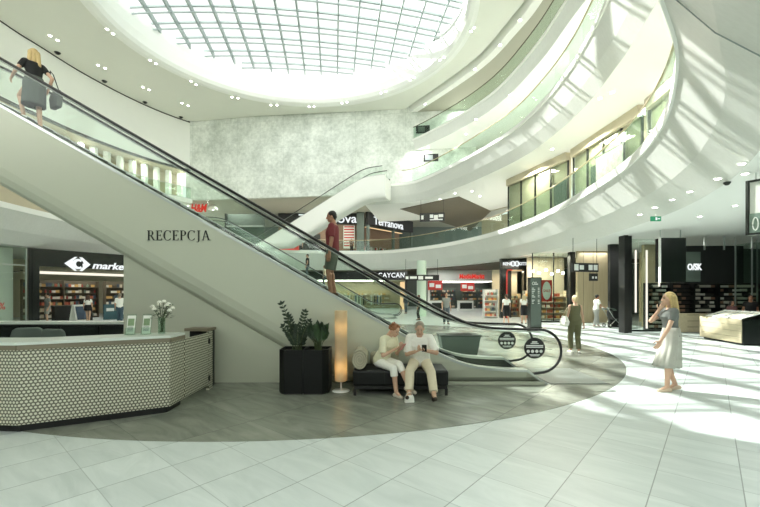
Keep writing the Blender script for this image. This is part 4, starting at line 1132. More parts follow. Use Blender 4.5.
b = MB(); b.box((10.55, 16.6, 2.1), (.16, .4, 4.2)); b.box((10.78, 16.72, 2.1), (.24, .30, 4.2)); struct(b.build('pillar', M['black']), 'black square pillar under the balcony')
t = thing('glazed_screen', 'tall glazed screen with white light strips beside the black pillar', 'glass screen', (11.9, 17.2, 0))
for i, (x0, x1) in enumerate(((-1.0, -.3), (-.27, .45), (.48, .95))): b = MB(); b.box(((x0 + x1) / 2, 0, 2.08), (x1 - x0, .02, 4.14)); b.build('glass_pane', M['shopglass'], t)
for u, v0, v1 in ((636.5, 250, 313), (647.5, 250, 329), (660, 238, 287)):
    p0, p1 = Py(u, v0, 17.1), Py(u, v1, 17.1); b = MB(); b.bar((p0.x - 11.9, -.05, p1.z + .02), (p0.x - 11.9, -.05, min(p0.z, 4.18)), .055, .05, (0, 1, 0)); b.build('light_strip', M['tube'], t)
b = MB(); b.box((0, 0, .04), (2.0, .1, .08)); b.build('base_rail', M['dark_steel'], t)
b = MB(); b.box((12.0, 19.5, 2.1), (.7, .2, 4.2)); struct(b.build('wall_lobby_2', M['black']), 'dark wall panel behind the glazed screen')

b = MB(); b.box((13.9, 19.6, 2.1), (.9, .2, 4.2)); struct(b.build('wall_oak_3', M['wood']), 'light oak panel behind the glazed screen')
# ------------------------------------------------------------------ kiosk shop
t = thing('hanging_display_box', 'blank black box panel hanging at the end of the kiosk shop', 'panel', (11.45, 15.1, 2.15))
b = MB(); b.box((0, 0, .86), (.95, .35, 1.72)); b.build('box', M['blackgloss'], t); b = MB(); b.box((-.49, -.1, .86), (.04, .1, 1.78)); b.build('edge_strip', M['white'], t)
for x in (-.4, .4): b = MB(); b.box((x, 0, 1.89), (.03, .03, .34)); b.build('hanger', M['steel'], t)
t = thing('kiosk_header', 'long black header box above the kiosk shop shelves', 'panel', (14.55, 17.0, 2.15))
b = MB(); b.box((0.05, 0, .82), (2.6, .5, 1.64)); b.build('box', M['black'], t)
for x in (-.4, .45): b = MB(); b.box((x, -.3, 1.75), (.05, .05, .6)); b.build('track_lamp', M['steel'], t)
for x in (-1.1, 1.2): b = MB(); b.box((x, 0, 1.85), (.03, .03, .42)); b.build('hanger', M['steel'], t)
sg = thing('kiosk_sign', 'dark screen with white letters at the end of the kiosk header', 'sign', (13.42, 16.55, 2.2))
b = MB(); b.box((0, 0, .65), (.8, .08, 1.3)); b.build('panel', M['greenwall'], sg); text_obj('lettering', 'O/SK', .26, M['sign_white'], sg, (.14, -.05, .52), 0, .02, .012, 0, .62)
KL = ('eyewear_case', 'small white or dark packet on the kiosk shop shelves', 'packets', 'packets on the kiosk shop shelves')
pk = []
for i, (c, sz) in enumerate((((222, 220, 210), (.2, .1, .10)), ((60, 58, 54), (.2, .1, .10)), ((206, 200, 186), (.26, .1, .12)), ((150, 120, 100), (.18, .1, .11)))):
    b = MB(); b.box((0, 0, sz[2] / 2), sz); me = b.mesh('eyewear_case'); me.materials.append(plain('packet_%d' % i, c, .5)); pk.append(me)
for (x, wd, lab) in ((12.95, 1.0, 'black wall shelf of pale packets at the glazed end of the kiosk shop'), (14.05, .95, 'black wall shelf of dark packets under the white kiosk letters'), (15.1, 1.0, 'black wall shelf of pale packets in the middle of the kiosk shop'), (16.7, 1.9, 'black wall shelf of packets at the far end of the kiosk shop')):
    shelf_unit(lab, (x, 17.9, 0), 0, wd, 2.2, 11, .35, 'black', 'wall_shelf', True, KL + ([pk[1], pk[3]] if 'dark' in lab else pk,), .24)
t = thing('wooden_base_cabinet', 'low light oak cabinet under the kiosk shop shelves', 'cabinet', (13.6, 16.9, 0))
b = MB(); b.box((0, 0, .42), (1.3, .5, .8)); b.build('body', M['wood_h'], t)
for i in range(3): b = MB(); b.box((0, -.255, .16 + i * .26), (1.26, .02, .24)); d_ = b.build('drawer', M['wood_h'], t); b = MB(); b.box((0, -.27, .25 + i * .26), (.5, .015, .015)); b.build('drawer_pull', M['black'], d_)
# counter facing the hall
k0, k1 = Vector((12.2, 14.6)), Vector((11.8, 12.5)); kd = (k1 - k0).normalized(); kn = Vector((-kd.y, kd.x))
t = thing('kiosk_counter', 'light oak kiosk counter with a black end standing in the sunlit hall', 'counter', (k1.x, k1.y, 0))
K = lambda s, d, z: Vector((k1.x - kd.x * s + kn.x * d - k1.x, k1.y - kd.y * s + kn.y * d - k1.y, z))
L_ = (k1 - k0).length
b = MB(); b.add([K(0, .02, .06), K(L_, .02, .06), K(L_, 2.6, .06), K(0, 2.6, .06), K(0, .02, .84), K(L_, .02, .84), K(L_, 2.6, .84), K(0, 2.6, .84)], [(0, 1, 2, 3), (4, 5, 6, 7), (0, 1, 5, 4), (1, 2, 6, 5), (2, 3, 7, 6), (3, 0, 4, 7)]); b.build('body', M['blackgloss'], t)
for i in range(4): b = MB(); b.plate([K(.01, .02, .07 + i * .195), K(L_, .02, .07 + i * .195), K(L_, .02, .258 + i * .195), K(.01, .02, .258 + i * .195)], -Vector((kn.x, kn.y, 0)), .03); b.build('drawer_front', M['wood_h'], t)
b = MB(); b.add([K(.05, .1, 0), K(L_ - .05, .1, 0), K(L_ - .05, 2.5, 0), K(.05, 2.5, 0), K(.05, .1, .06), K(L_ - .05, .1, .06), K(L_ - .05, 2.5, .06), K(.05, 2.5, .06)], [(0, 1, 2, 3), (4, 5, 6, 7), (0, 1, 5, 4), (1, 2, 6, 5), (2, 3, 7, 6), (3, 0, 4, 7)]); b.build('plinth', M['black'], t)
for i, (s0, s1, lab) in enumerate(((.15, .72, 'white slanted display tray on the kiosk counter, nearest its black end'), (.80, 1.36, 'white slanted display tray in the middle of the kiosk counter'), (1.44, 2.0, 'white slanted display tray on the kiosk counter, farthest from its black end'))):
    c = K((s0 + s1) / 2, .45, 0) + Vector((k1.x, k1.y, .842)); t = thing('display_tray', lab, 'tray', tuple(c))
    h = (s1 - s0) / 2; off = Vector((c.x - k1.x, c.y - k1.y, 0)); m_ = (s0 + s1) / 2
    b = MB(); b.plate([K(m_ - h, .1, .0) - off, K(m_ + h, .1, .0) - off, K(m_ + h, .75, .22) - off, K(m_ - h, .75, .22) - off], (0, 0, 1), .03); b.build('tray_top', M['paper'], t)
    b = MB(); b.plate([K(m_ - h, .70, .0) - off, K(m_ + h, .70, .0) - off, K(m_ + h, .75, .2) - off, K(m_ - h, .75, .2) - off], Vector((kn.x, kn.y, 0)), .02); b.build('support', M['black'], t)
    for j in range(3):
        b = MB(); q = m_ - h * .6 + h * .6 * j; b.plate([K(q - .05, .2, .055) - off, K(q + .05, .2, .055) - off, K(q + .05, .65, .207) - off, K(q - .05, .65, .207) - off], (0, 0, 1), .012); b.build('sample_strip', M['greenwall'] if j % 2 else M['beige'], t)
# greenish glass end and framed lightbox under the balcony
t = thing('glass_showcase', 'greenish glass showcase at the edge of the kiosk shop', 'showcase', (15.75, 16.1, 0))
b = MB(); b.box((0, 0, 2.0), (.9, .7, 3.6)); b.build('glass_case', M['glass_green'], t)
for x in (-.47, .47):
    for y in (-.37, .37): b = MB(); b.box((x, y, 2.0), (.04, .04, 4.0)); b.build('post', M['steel'], t)
b = MB(); b.box((0, 0, .1), (1.0, .8, .2)); b.build('base', M['black'], t)
p, q = Vector((7.66, 8.0)), Vector((8.5, 6.9)); sg = thing('framed_lightbox', 'dark framed hanging lightbox with a picture strip along its foot', 'sign', (p.x, p.y, 2.9)); e_ = q - p; rz = upright(p, q)
E_ = lambda f, z, d=0: Vector((e_.x * f + math.sin(rz) * d, e_.y * f - math.cos(rz) * d, z))
b = MB(); b.bar(E_(0, .56), E_(1, .56), .06, 1.12); b.build('panel', M['paper'], sg)
b = MB(); b.bar(E_(0.0, .02, .03), E_(1, .02, .03), .05, .04); b.bar(E_(0, 1.11, .03), E_(1, 1.11, .03), .05, .04)
b.bar(E_(.015, 0, .03), E_(.015, 1.13, .03), .05, .05, (0, 1, 0)); b.bar(E_(.985, 0, .03), E_(.985, 1.13, .03), .05, .05, (0, 1, 0)); b.build('frame', M['dark_steel'], sg)
b = MB(); b.bar(E_(.03, .24, .035), E_(.97, .24, .035), .01, .40); b.build('picture_strip', plain('mottled_green_print', (130, 150, 138), .5, var=.5, nscale=12), sg)
for f in (.1, .35, .6): b = MB(); b.tube([E_(f + .03 * math.cos(a), .22 + .13 * math.sin(a), .045) for a in [2 * PI * i / 16 for i in range(16)]], .012, 6, True); b.build('white_ring', M['white'], sg)
for f in (.1, .9): b = MB(); b.cone(E_(f, 1.1), E_(f, 1.28), .01, .01, 6, False); b.build('hanger', M['steel'], sg)

# ------------------------------------------------------------------ information totem
t = thing('information_totem', 'tall dark directory totem with white lines of text', 'totem', (7.66, 19, 0), .06)
b = MB(); b.box((0, 0, 1.27), (.56, .34, 2.46)); b.build('body', M['blackgloss'], t)
b = MB(); b.box((0, 0, .03), (.62, .4, .06)); b.build('base', M['dark_steel'], t)
b = MB(); b.box((-.01, -.173, 1.27), (.52, .01, 2.40)); b.build('screen', M['greenwall'], t)
b = MB(); b.tube([(-.13 + .06 * math.cos(2 * PI * i / 16), -.182, 2.2 + .07 * math.sin(2 * PI * i / 16)) for i in range(16)], .014, 6, True); b.build('emblem', M['letter_white'], t)
rects = [(-.04, 2.14, .1, 2.19), (-.04, 2.24, .04, 2.27)]
for i, z in enumerate((1.95, 1.87, 1.79, 1.71, 1.6, 1.52, 1.36, 1.28, 1.2)): rects += [(-.2, z, -.2 + (.1, .16, .13, .08)[i % 4], z + .035), (.10, z, .18, z + .035)]
bars_on(t, (-.01, -.178, 0), 0, rects, M['letter_white'])

# ------------------------------------------------------------------ hanging signs
def hanging(label, p, q, z0, z1, ztop, rects, cat='sign', tiers=True):
    t = board('hanging_sign', label, cat, p, q, z0, z1, .09, M['black']); rz = upright(p, q); L = math.hypot(q[0] - p[0], q[1] - p[1])
    for r_ in rects: bars_on(t, (0, 0, 0), rz, [r_], M['letter_white'], 'sign_symbol', .046)
    for s_ in (-1, 1):
        x = s_ * L * .46; b = MB(); b.cone((x * math.cos(rz), x * math.sin(rz), z1 - z0), (x * math.cos(rz), x * math.sin(rz), ztop - z0), .012, .012, 6, False); b.build('suspension_rod', M['dark_steel'], t)
    return t
hanging('long black direction sign hanging across the pale green column', (1.75, 27.6), (4.25, 27.6), 2.65, 3.06, 4.2, [(-1.15, .1, -.95, .3), (-.85, .12, -.35, .3), (-.25, .08, .1, .32), (.25, .12, .8, .28)])
hanging('black direction sign hanging over the first floor gallery', (3.5, 33.6), (5.6, 33.2), 8.0, 8.75, 9.9, [(-.95, .2, -.75, .55), (-.2, .3, .1, .6), (.15, .2, .5, .55), (.55, .35, .95, .6), (-.2, .1, .9, .2)])
hanging('black direction sign hanging in front of the oak wall', (8.62, 17.2), (9.95, 17.5), 2.68, 3.08, 4.2, [(-.6, .06, -.38, .34), (-.32, .1, -.1, .3), (.15, .08, .36, .32), (.42, .08, .62, .32)])
hanging('small black sign hanging below the direction sign by the oak wall', (9.55, 17.45), (9.95, 17.55), 2.28, 2.62, 2.68, [(-.12, .1, -.02, .2), (.05, .1, .15, .2)])
t = board('exit_sign', 'small green emergency exit sign under the balcony edge', 'sign', (8.55, 12.1), (8.87, 12.1), 3.98, 4.13, .04, M['green_screen'])
bars_on(t, (0, -.02, 0), 0, [(-.02, .03, .03, .12), (.05, .06, .12, .09)], M['sign_white'], 'pictogram')
b = MB(); b.box((0, 0, .19), (.02, .02, .08)); b.build('bracket', M['white'], t)

# ------------------------------------------------------------------ first floor shops
t = thing('brick_facade', 'brown brick fashion shop front facing the atrium on the first floor', 'shop front', (-7.3, 45.5, 6.0))
b = MB(); b.box((0, .2, 4.62), (9.6, .4, 1.3)); b.build('header', M['black'], t)
b = MB(); b.box((0, .3, 2.0), (9.6, .3, 4.0)); b.build('brick_wall', M['brick'], t)
b = MB(); b.box((-1.0, .12, 1.4), (2.4, .1, 2.8)); b.build('doorway', M['dark_steel'], t)
b = MB(); b.box((5.0, -.2, 2.65), (.85, .9, 5.24)); b.build('pillar', M['greenwall'], t)
sg = thing('shop_sign', 'white letters on the brick shop front, partly behind the white escalator', 'sign', (-6.2, 45.45, 10.15)); text_obj('lettering', 'Terranova', 1.0, M['sign_white'], sg, (0, 0, 0), 0, .06, .012, 0, 6.9)
t = board('price_poster', 'tall white poster with red stripes on the brick shop front', 'poster', (-4.35, 45.55), (-3.0, 45.55), 7.1, 9.8, .04, M['paper'])
bars_on(t, (0, -.022, 0), 0, [(-.6, .25 + i * .32, .6, .40 + i * .32) for i in range(8)], M['red'], 'printed_stripes')
t = thing('red_display_block', 'red display counter behind the foot of the white escalator', 'display', (-10.5, 44.2, 6.0)); b = MB(); b.box((0, 0, .8), (2.3, .7, 1.6)); b.build('body', M['red'], t, bevel=.1); b = MB(); b.box((0, 0, 1.62), (2.1, .6, .05)); b.build('top', M['white'], t)
p, q = Vector((-1.4, 44.6)), Vector((4.4, 50.8)); rz = upright(p, q); e_ = (q - p).normalized()
t = thing('receding_facade', 'dark shop front receding beside the pillar on the first floor', 'shop front', (p.x, p.y, 6.0), rz); Lq = (q - p).length
b = MB(); b.box((Lq / 2, .2, 4.55), (Lq, .4, 1.45)); b.build('header', M['black'], t)
b = MB(); b.box((Lq / 2, 2.5, 2.0), (Lq, .2, 4.0)); b.build('back_wall', M['brick'], t)
b = MB(); b.box((Lq / 2, 1.3, 3.75), (Lq * .8, .3, .06)); b.build('light_panel', M['warm_soft'], t)
for x in (.2, Lq * .55, Lq - .2): b = MB(); b.box((x, .2, 1.9), (.25, .3, 3.8)); b.build('pillar', M['greenwall'], t)
c = (p + q) / 2; sg = thing('shop_sign', 'white letters on the dark receding shop front of the first floor', 'sign', (c.x, c.y, 10.35), rz); text_obj('lettering', 'Terranova', .9, M['sign_white'], sg, (-.6, -.06, -.4), 0, .06, .012, 0, 5.4)
for i in range(4):
    f = .9 + i * 1.7; c = p + e_ * f + Vector((-math.sin(rz), math.cos(rz))) * 1.6
    t = thing('clothes_rail', 'steel clothes rail with hanging garments in the receding shop, rail %s from the pillar' % ('one', 'two', 'three', 'four')[i], 'clothes rail', (c.x, c.y, 6.0), rz)
    b = MB(); b.tube([(-.6, 0, 0), (-.6, 0, 1.5), (.6, 0, 1.5), (.6, 0, 0)], .03, 6); b.build('rail', M['steel'], t)
    for j in range(6):
        x = -.45 + j * .18; b = MB(); b.loft([[(x - .02, -.22 * s_, z), (x + .03, -.22 * s_, z), (x + .03, .22 * s_, z), (x - .02, .22 * s_, z)] for z, s_ in ((.5, 1.05), (1.1, .9), (1.35, 1.0), (1.44, .35))])
        o = b.build('garment', [M['beige'], M['black'], M['red'], M['paper'], M['greenwall']][(i * 3 + j) % 5]); o.location = (c.x, c.y, 6.0); o.rotation_euler = (0, 0, rz)
        tag(o, 'garment on a rail in the receding first floor shop', 'garment', 'garments on the first floor rails')
sg = thing('shop_sign', 'red lit letters hanging over the far first floor gallery near white dome lamps', 'sign', (-19.2, 40.6, 10.4)); text_obj('lettering', 'H&M', .8, M['red_lit'], sg, (0, 0, 0), 0, .08, .03, .2, 1.7)
b = MB(); b.cone((-.5, 0, .75), (-.5, 0, .95), .02, .02, 6, False); b.cone((.5, 0, .75), (.5, 0, .95), .02, .02, 6, False); b.build('hanger', M['dark_steel'], sg)
t = thing('dark_glass_shop', 'dark glazed shop box on the far first floor gallery', 'shop front', (-15.0, 42.6, 6.0))
b = MB(); b.box((0, .3, 2.3), (4.2, .2, 4.6)); b.build('dark_wall', M['greenwall'], t); b = MB(); b.box((0, -.1, 1.6), (4.2, .03, 3.1)); b.build('glass_pane', M['shopglass'], t)
b = MB(); b.box((-2.1, .0, 2.3), (.16, .5, 4.6)); b.build('pillar', M['dark_steel'], t); b = MB(); b.box((0, .0, 3.2), (4.2, .4, .12)); b.build('transom', M['steel'], t)
for i, (u, v) in enumerate(((178, 203), (188, 204), (200, 201), (213, 208))):
    p = Py(u, v, 41.5); t = thing('dome_lamp', 'white dome pendant lamp over the far first floor gallery', 'lamp', tuple(p), group='dome lamps on the first floor')
    b = MB(); b.lathe((0, 0, 0), [(.5, -.2), (.46, 0), (.3, .2), (.05, .3), (.04, .32)], 20); b.build('lamp_shade', M['white'], t, smooth=True); b = MB(); b.ell((0, 0, -.1), (.2, .2, .12), 10, 6); b.build('bulb', M['bulb'], t)
    b = MB(); b.cone((0, 0, .3), (0, 0, max(.35, 11.3 - p.z)), .015, .015, 6, False); b.build('cord', M['black'], t)
# shop fronts along the first floor gallery
FR = [Vector((9.1, 27.8)), Vector((10.9, 22)), Vector((11.3, 16.4)), (Vector((10.6, 11.5)))]
names = ('pale lit shop front at the end of the first floor gallery', 'pale shop front with a large picture on the first floor gallery', 'pale shop front on the first floor gallery closest to the big fascia')
for i in range(3):
    p, q = FR[i], FR[i + 1]; dd_ = (q - p).normalized() * .22; p, q = p + dd_, q - dd_; rz = upright(p, q); L = (q - p).length
    t = thing('gallery_shopfront', names[i], 'shop front', (p.x, p.y, 6.0), rz)
    b = MB(); b.box((L / 2, .25, 1.95), (L, .12, 3.9)); b.build('wall_panel', M['beige'], t)
    k = int(L / 1.25)
    for j in range(k + 1): b = MB(); b.box((L * j / k, .1, 1.72), (.06, .1, 3.44)); b.build('mullion', M['dark_steel'], t)
    for j in range(k):
        b = MB(); b.box((L * (j + .5) / k, .08, 1.72), (L / k - .07, .02, 3.4)); b.build('glass_pane', M['shopglass'], t)
    b = MB(); b.box((L / 2, .05, 3.66), (L, .3, .46)); b.build('header', M['beige'], t)
    for j in ((3,), (1,), (2,))[i]:
        b = MB(); b.box((L * (j + .5) / k, .17, 1.2), (L / k * .7, .04, 2.4)); b.build('dark_screen', M['greenwall'], t)
    if i == 1:
        b = MB(); b.box((L * .62, -.02, 1.75), (2.1, .05, 1.8)); pf = b.build('picture_frame', M['dark_steel'], t); b = MB(); b.box((L * .62, -.055, 1.75), (1.95, .02, 1.65)); b.build('picture', plain('mottled_print', (170, 178, 164), .5, var=.45, nscale=5), pf)
for p in ((9.6, 24.5), (10.2, 19.5), (10.0, 15)): area('shop_ceiling_light', (p[0], p[1], 9.6), 1.2, 260, col=(1, .92, .78))

# ------------------------------------------------------------------ recessed ceiling lights
def downlight(u, v, z, lab, group, r=.13):
    x, y = Pz(u, v, z); t = thing('downlight', lab, 'lamp', (x, y, z - .02), group=group)
    b = MB(); b.lathe((0, 0, 0), [(r * .75, .0), (r, -.005), (r * 1.12, .0), (r * 1.12, .02), (r * .75, .02)], 18); b.build('trim_ring', M['white'], t)
    b = MB(); b.lathe((0, 0, 0), [(r * .74, -.008), (r * .74, .012)], 16); b.build('lens', M['bulb'], t)
g = 'downlights around the skylight'; lab = 'small round recessed downlight in the pale ceiling around the skylight'
for u, v in ((50, 35.5), (57.5, 40), (98, 65), (105, 68), (107, 29), (113, 33.5), (150, 60), (156, 63.5), (143, 87), (149, 89.5), (182, 103), (188, 105.5), (191, 81), (196, 84.5), (232, 97), (238, 98), (271, 105), (277, 105),
             (309, 106.5), (314, 106.5), (342, 103), (347, 102), (381, 93), (386, 91), (410, 80), (414, 77), (440, 60), (444, 57), (471, 31), (474, 27.5)): downlight(u, v, RZ, lab, g, .12)
for u, v in ((475, 69), (425, 104), (520, 20), (500, 45)): downlight(u, v, RZ - .35, 'round downlight in the taupe ceiling of the top gallery', 'downlights of the top gallery', .13)
for u, v in ((476, 119), (428, 147), (466, 134), (456, 147.5), (510, 95)): downlight(u, v, 15.35, 'round downlight in the taupe soffit of the third floor', 'downlights of the third floor soffit', .12)
for u, v in ((472, 191), (480, 196), (430, 203), (440, 199), (455, 193), (552, 149), (600, 98), (612, 92)): downlight(u, v, 9.9, 'round downlight in the pale soffit under the second floor', 'downlights under the second floor', .11)
for u, v in ((690, 191), (672, 199), (655, 207), (742, 163), (745, 173), (700, 216), (735, 205), (640, 214), (718, 178)): downlight(u, v, 4.2, 'round downlight in the pale soffit under the first floor', 'downlights under the first floor', .07)
for i, (u, v, z, lab) in enumerate(((57.5, 52.5, RZ, 'small dark camera dome on the ceiling closest to the white wall corner'), (104.5, 81, RZ, 'small dark camera dome on the ceiling midway along the white wall'), (145, 102, RZ, 'small dark camera dome on the ceiling third along the white wall'), (181, 117, RZ, 'small dark camera dome on the ceiling beside the concrete wall'), (727, 182, 4.2, 'small dark camera dome on the soffit near the framed lightbox'))):
    x, y = Pz(u, v, z); t = thing('camera_dome', lab, 'camera', (x, y, z - .006)); r = .2 if z > 9 else .07
    b = MB(); b.lathe((0, 0, 0), [(r, 0), (r, -.02), (r * .9, -.03)], 14); b.build('ring', M['dark_steel'], t); b = MB(); b.ell((0, 0, -.03), (r * .8, r * .8, r * .6), 12, 7); b.build('dome', M['black'], t)
# wall screen on the second floor
p, q = Vector(Pz(416, 121, 17.9)), None
t = board('wall_screen', 'small dark screen on the concrete wall of the third floor gallery', 'screen', (3.4, 36.3), (4.7, 36.15), 16.9, 17.6, .08, M['black'])
b = MB(); b.box((0, -.05, .35), (.9, .02, .5)); b.build('display', M['greenwall'], t)
t = board('wall_screen', 'small dark screen on the wall of the second floor gallery', 'screen', (4.1, 36.25), (5.5, 36.1), 14.2, 14.9, .08, M['black'])
b = MB(); b.box((0, -.05, .35), (1.1, .02, .5)); b.build('display', plain('grey_display', (140, 150, 150), .3), t)
# ------------------------------------------------------------------ people
def fuse(b, name, mat, parent, voxel, smooth=4, fac=.5):
    """one continuous skin over overlapping solids"""
    me = b.mesh(name); t = bpy.data.objects.new(name, me); COL.objects.link(t)
    r = t.modifiers.new('r', 'REMESH'); r.mode = 'VOXEL'; r.voxel_size = voxel; r.use_smooth_shade = True
    if smooth: s_ = t.modifiers.new('s', 'SMOOTH'); s_.iterations = smooth; s_.factor = fac
    dg = bpy.context.evaluated_depsgraph_get(); m2 = bpy.data.meshes.new_from_object(t.evaluated_get(dg))
    bpy.data.objects.remove(t); bpy.data.meshes.remove(me); m2.name = name
    for p in m2.polygons: p.use_smooth = True
    m2.materials.clear(); m2.materials.append(mat)
    o = bpy.data.objects.new(name, m2); COL.objects.link(o); o.parent = parent; return o
def ik(a, c, l1, l2, hint):
    a, c = Vector(a), Vector(c); d = c - a; L = d.length; M_ = (l1 + l2) * .998
    if L > M_: c = a + d * (M_ / L); d = c - a; L = M_
    u = d / L; x = (l1 * l1 - l2 * l2 + L * L) / (2 * L); h = math.sqrt(max(l1 * l1 - x * x, 0))
    hp = Vector(hint); hp = hp - u * hp.dot(u)
    if hp.length < 1e-4: hp = Vector((0, 1, 0))
    return a + u * x + hp.normalized() * h, c
SKIN = plain('skin', (206, 168, 142), .5, var=.04); SKIN2 = plain('tanned_skin', (168, 122, 96), .5, var=.04)
HAIRS = {k: plain('hair_' + k, c, .5, var=.25, nscale=50) for k, c in (('blond', (190, 166, 112)), ('brown', (84, 62, 46)), ('black', (32, 28, 26)), ('red', (142, 92, 58)), ('grey', (150, 140, 124)), ('fair', (208, 192, 150)))}
CL = {}
def cloth(n, c):
    if n not in CL: CL[n] = plain('cloth_' + n, c, .85, var=.08, nscale=30)
    return CL[n]
EYE_M = plain('dark_eye', (40, 34, 30), .3); LIP = plain('lip', (170, 104, 92), .5)
def figure(label, loc, rz, h=1.7, female=True, pel=None, lean=0.0, ankles=None, wrists=None, hints=None, khints=None, head=(0, 0), skin=None, hair=('long', 'blond'), top=None, bottom=None, shoes=None,
           vox=.011, curl=.5, toe=(0, 0), roll=0.0, group=None, face=True, palms=None, fing=None):
    s = h / 1.7; skin = skin or SKIN
    root = thing('person', label, 'person', loc, rz, group)
    pel = Vector(pel) if pel else Vector((0, 0, 0.945 * s))
    up = Vector((0, math.sin(lean), math.cos(lean))); fw = Vector((0, math.cos(lean), -math.sin(lean))); rt = Vector((1, 0, 0))
    C = lambda t, x=0, f=0: pel + up * (t * s) + rt * (x * s) + fw * (f * s)
    def ring(t, rx, ry, f=0, n=20): return [C(t, rx * math.cos(2 * PI * k / n), f + ry * math.sin(2 * PI * k / n)) for k in range(n)]
    if female: T = [(-.11, .07, .07, 0), (-.06, .155, .105, -.005), (.01, .172, .115, -.01), (.09, .155, .105, -.005), (.18, .122, .09, .005), (.27, .132, .098, .012), (.345, .150, .122, .022), (.41, .150, .098, .008), (.46, .115, .075, -.01), (.50, .058, .055, -.012), (.56, .045, .048, 0), (.60, .044, .047, .012)]
    else: T = [(-.11, .07, .07, 0), (-.06, .15, .105, 0), (.02, .162, .112, 0), (.12, .152, .11, .006), (.22, .158, .115, .01), (.33, .178, .118, .012), (.42, .178, .10, 0), (.47, .135, .08, -.012), (.505, .068, .064, -.012), (.56, .056, .058, 0), (.60, .054, .056, .012)]
    body = MB(); body.loft([ring(*r) for r in T])
    sw = .158 if female else .172; S = {-1: C(.432, -sw), 1: C(.432, sw)}; H = {-1: C(-.03, -.088), 1: C(-.03, .088)}
    body.cone(C(.445, -sw * .9), C(.445, sw * .9), .05 * s, .05 * s)
    ankles = ankles or {-1: (-.09 * s, .02, .085 * s), 1: (.09 * s, -.03, .085 * s)}
    wrists = wrists or {}
    hints = hints or {}; khints = khints or {}
    legs, arms = {}, {}
    a1, a2, a3 = (.078, .05, .036) if female else (.082, .055, .04)
    for d in (-1, 1):
        k, a = ik(H[d], ankles[d], .425 * s, .415 * s, khints.get(d, (d * .08, 1, 0))); legs[d] = (H[d], k, a)
        body.cone(H[d], k, a1 * s, a2 * s); body.cone(k, a, a2 * s, a3 * s)
        calf = k + (a - k) * .33; back = (k - H[d]).cross(a - k).cross(a - k).normalized() * -.018 * s if (k - H[d]).cross(a - k).length > 1e-5 else Vector((0, -.018 * s, 0))
        if back.y > 0 and pel.z > .7 * s: back = -back
        body.cone(calf - (a - k) * .15 + back, calf + (a - k) * .22 + back * .6, .046 * s, .036 * s)
        w = Vector(wrists[d]) if d in wrists else S[d] + Vector((d * .06, .06, -.52)) * s
        e, w = ik(S[d], w, .29 * s, .255 * s, hints.get(d, (d * .35, -1, -.2))); arms[d] = (S[d], e, w)
        b1, b2, b3 = (.043, .034, .024) if female else (.050, .040, .028)
        body.cone(S[d], e, b1 * s, b2 * s); body.cone(e, w, b2 * 1.02 * s, b3 * s)
        # hand: palm, four fingers, thumb from the side of the palm
        dr = (w - e).normalized(); pn = Vector((palms or {}).get(d, (-d, .1, 0))); pn = (pn - dr * pn.dot(dr)); pn = pn.normalized() if pn.length > 1e-3 else Vector((-d, 0, 0))
        sd_ = dr.cross(pn).normalized()
        if sd_.dot(Vector((0, 1, .3))) < 0: sd_ = -sd_
        q = s * (1.0 if female else 1.08)
        body.loft([[w + dr * x * q + sd_ * (wd * math.cos(2 * PI * k / 10)) * q + pn * (th * math.sin(2 * PI * k / 10)) * q for k in range(10)] for x, wd, th in ((-.01, .024, .02), (.02, .032, .018), (.06, .041, .016), (.092, .040, .014))])
        cu = (fing or {}).get(d, curl)
        for i, (o, L) in enumerate(((.031, .070), (.011, .080), (-.010, .075), (-.030, .058))):
            p = w + (dr * .085 + sd_ * o) * q; d1 = (dr * math.cos(cu * .6) + pn * math.sin(cu * .6)).normalized(); d2 = (dr * math.cos(cu * 1.7) + pn * math.sin(cu * 1.7)).normalized()
            m_ = p + d1 * (L * .55 * q); body.cone(p, m_, .0095 * q, .0088 * q, 8); body.cone(m_, m_ + d2 * (L * .5 * q), .0088 * q, .0075 * q, 8)
        p = w + (dr * .025 + sd_ * .03) * q; m_ = p + (dr * .6 + sd_ * .7 + pn * .35).normalized() * (.042 * q); body.cone(p, m_, .012 * q, .0105 * q, 8); body.cone(m_, m_ + (dr * .9 + sd_ * .15 + pn * .4).normalized() * (.034 * q), .0105 * q, .009 * q, 8)
    # head
    hp, hy = head; hc = C(.655, 0, .018)
    R = Matrix.Rotation(hy, 3, 'Z') @ Matrix.Rotation(-hp, 3, 'X'); nb = C(.56, 0, .0); hc = nb + R @ (hc - nb)
    Hd = lambda x, y, z: hc + R @ (Vector((x, y, z)) * s)
    body.ell(Hd(0, -.008, .022), (.073 * s, .092 * s, .090 * s), rot=R); body.ell(Hd(0, .022, -.040), (.058 * s, .066 * s, .075 * s), rot=R); body.ell(Hd(0, .055, -.092), (.026 * s, .024 * s, .018 * s), rot=R)
    body.cone(Hd(0, .086, .008), Hd(0, .104, -.026), .010 * s, .014 * s, 8); body.cone(nb, Hd(0, -.02, -.05), .05 * s, .05 * s)
    for d in (-1, 1): body.ell(Hd(d * .073, -.005, -.012), (.011 * s, .022 * s, .032 * s), 8, 6, R)
    feet = {}
    for d in (-1, 1):
        a = legs[d][2]; ty = toe[0 if d < 0 else 1]; f = Vector((d * .18, math.cos(ty), math.sin(ty))).normalized(); dn = Vector((0, math.sin(ty), -math.cos(ty)))
        heel = a - f * .045 * s + dn * .05 * s; tp = a + f * .14 * s + dn * .058 * s; feet[d] = (heel, tp, f, dn)
        body.cone(heel, tp, .030 * s, .024 * s); body.cone(a, a + f * .09 * s + dn * .045 * s, .035 * s, .028 * s)
    fuse(body, 'body', skin, root, vox * .8, 3)
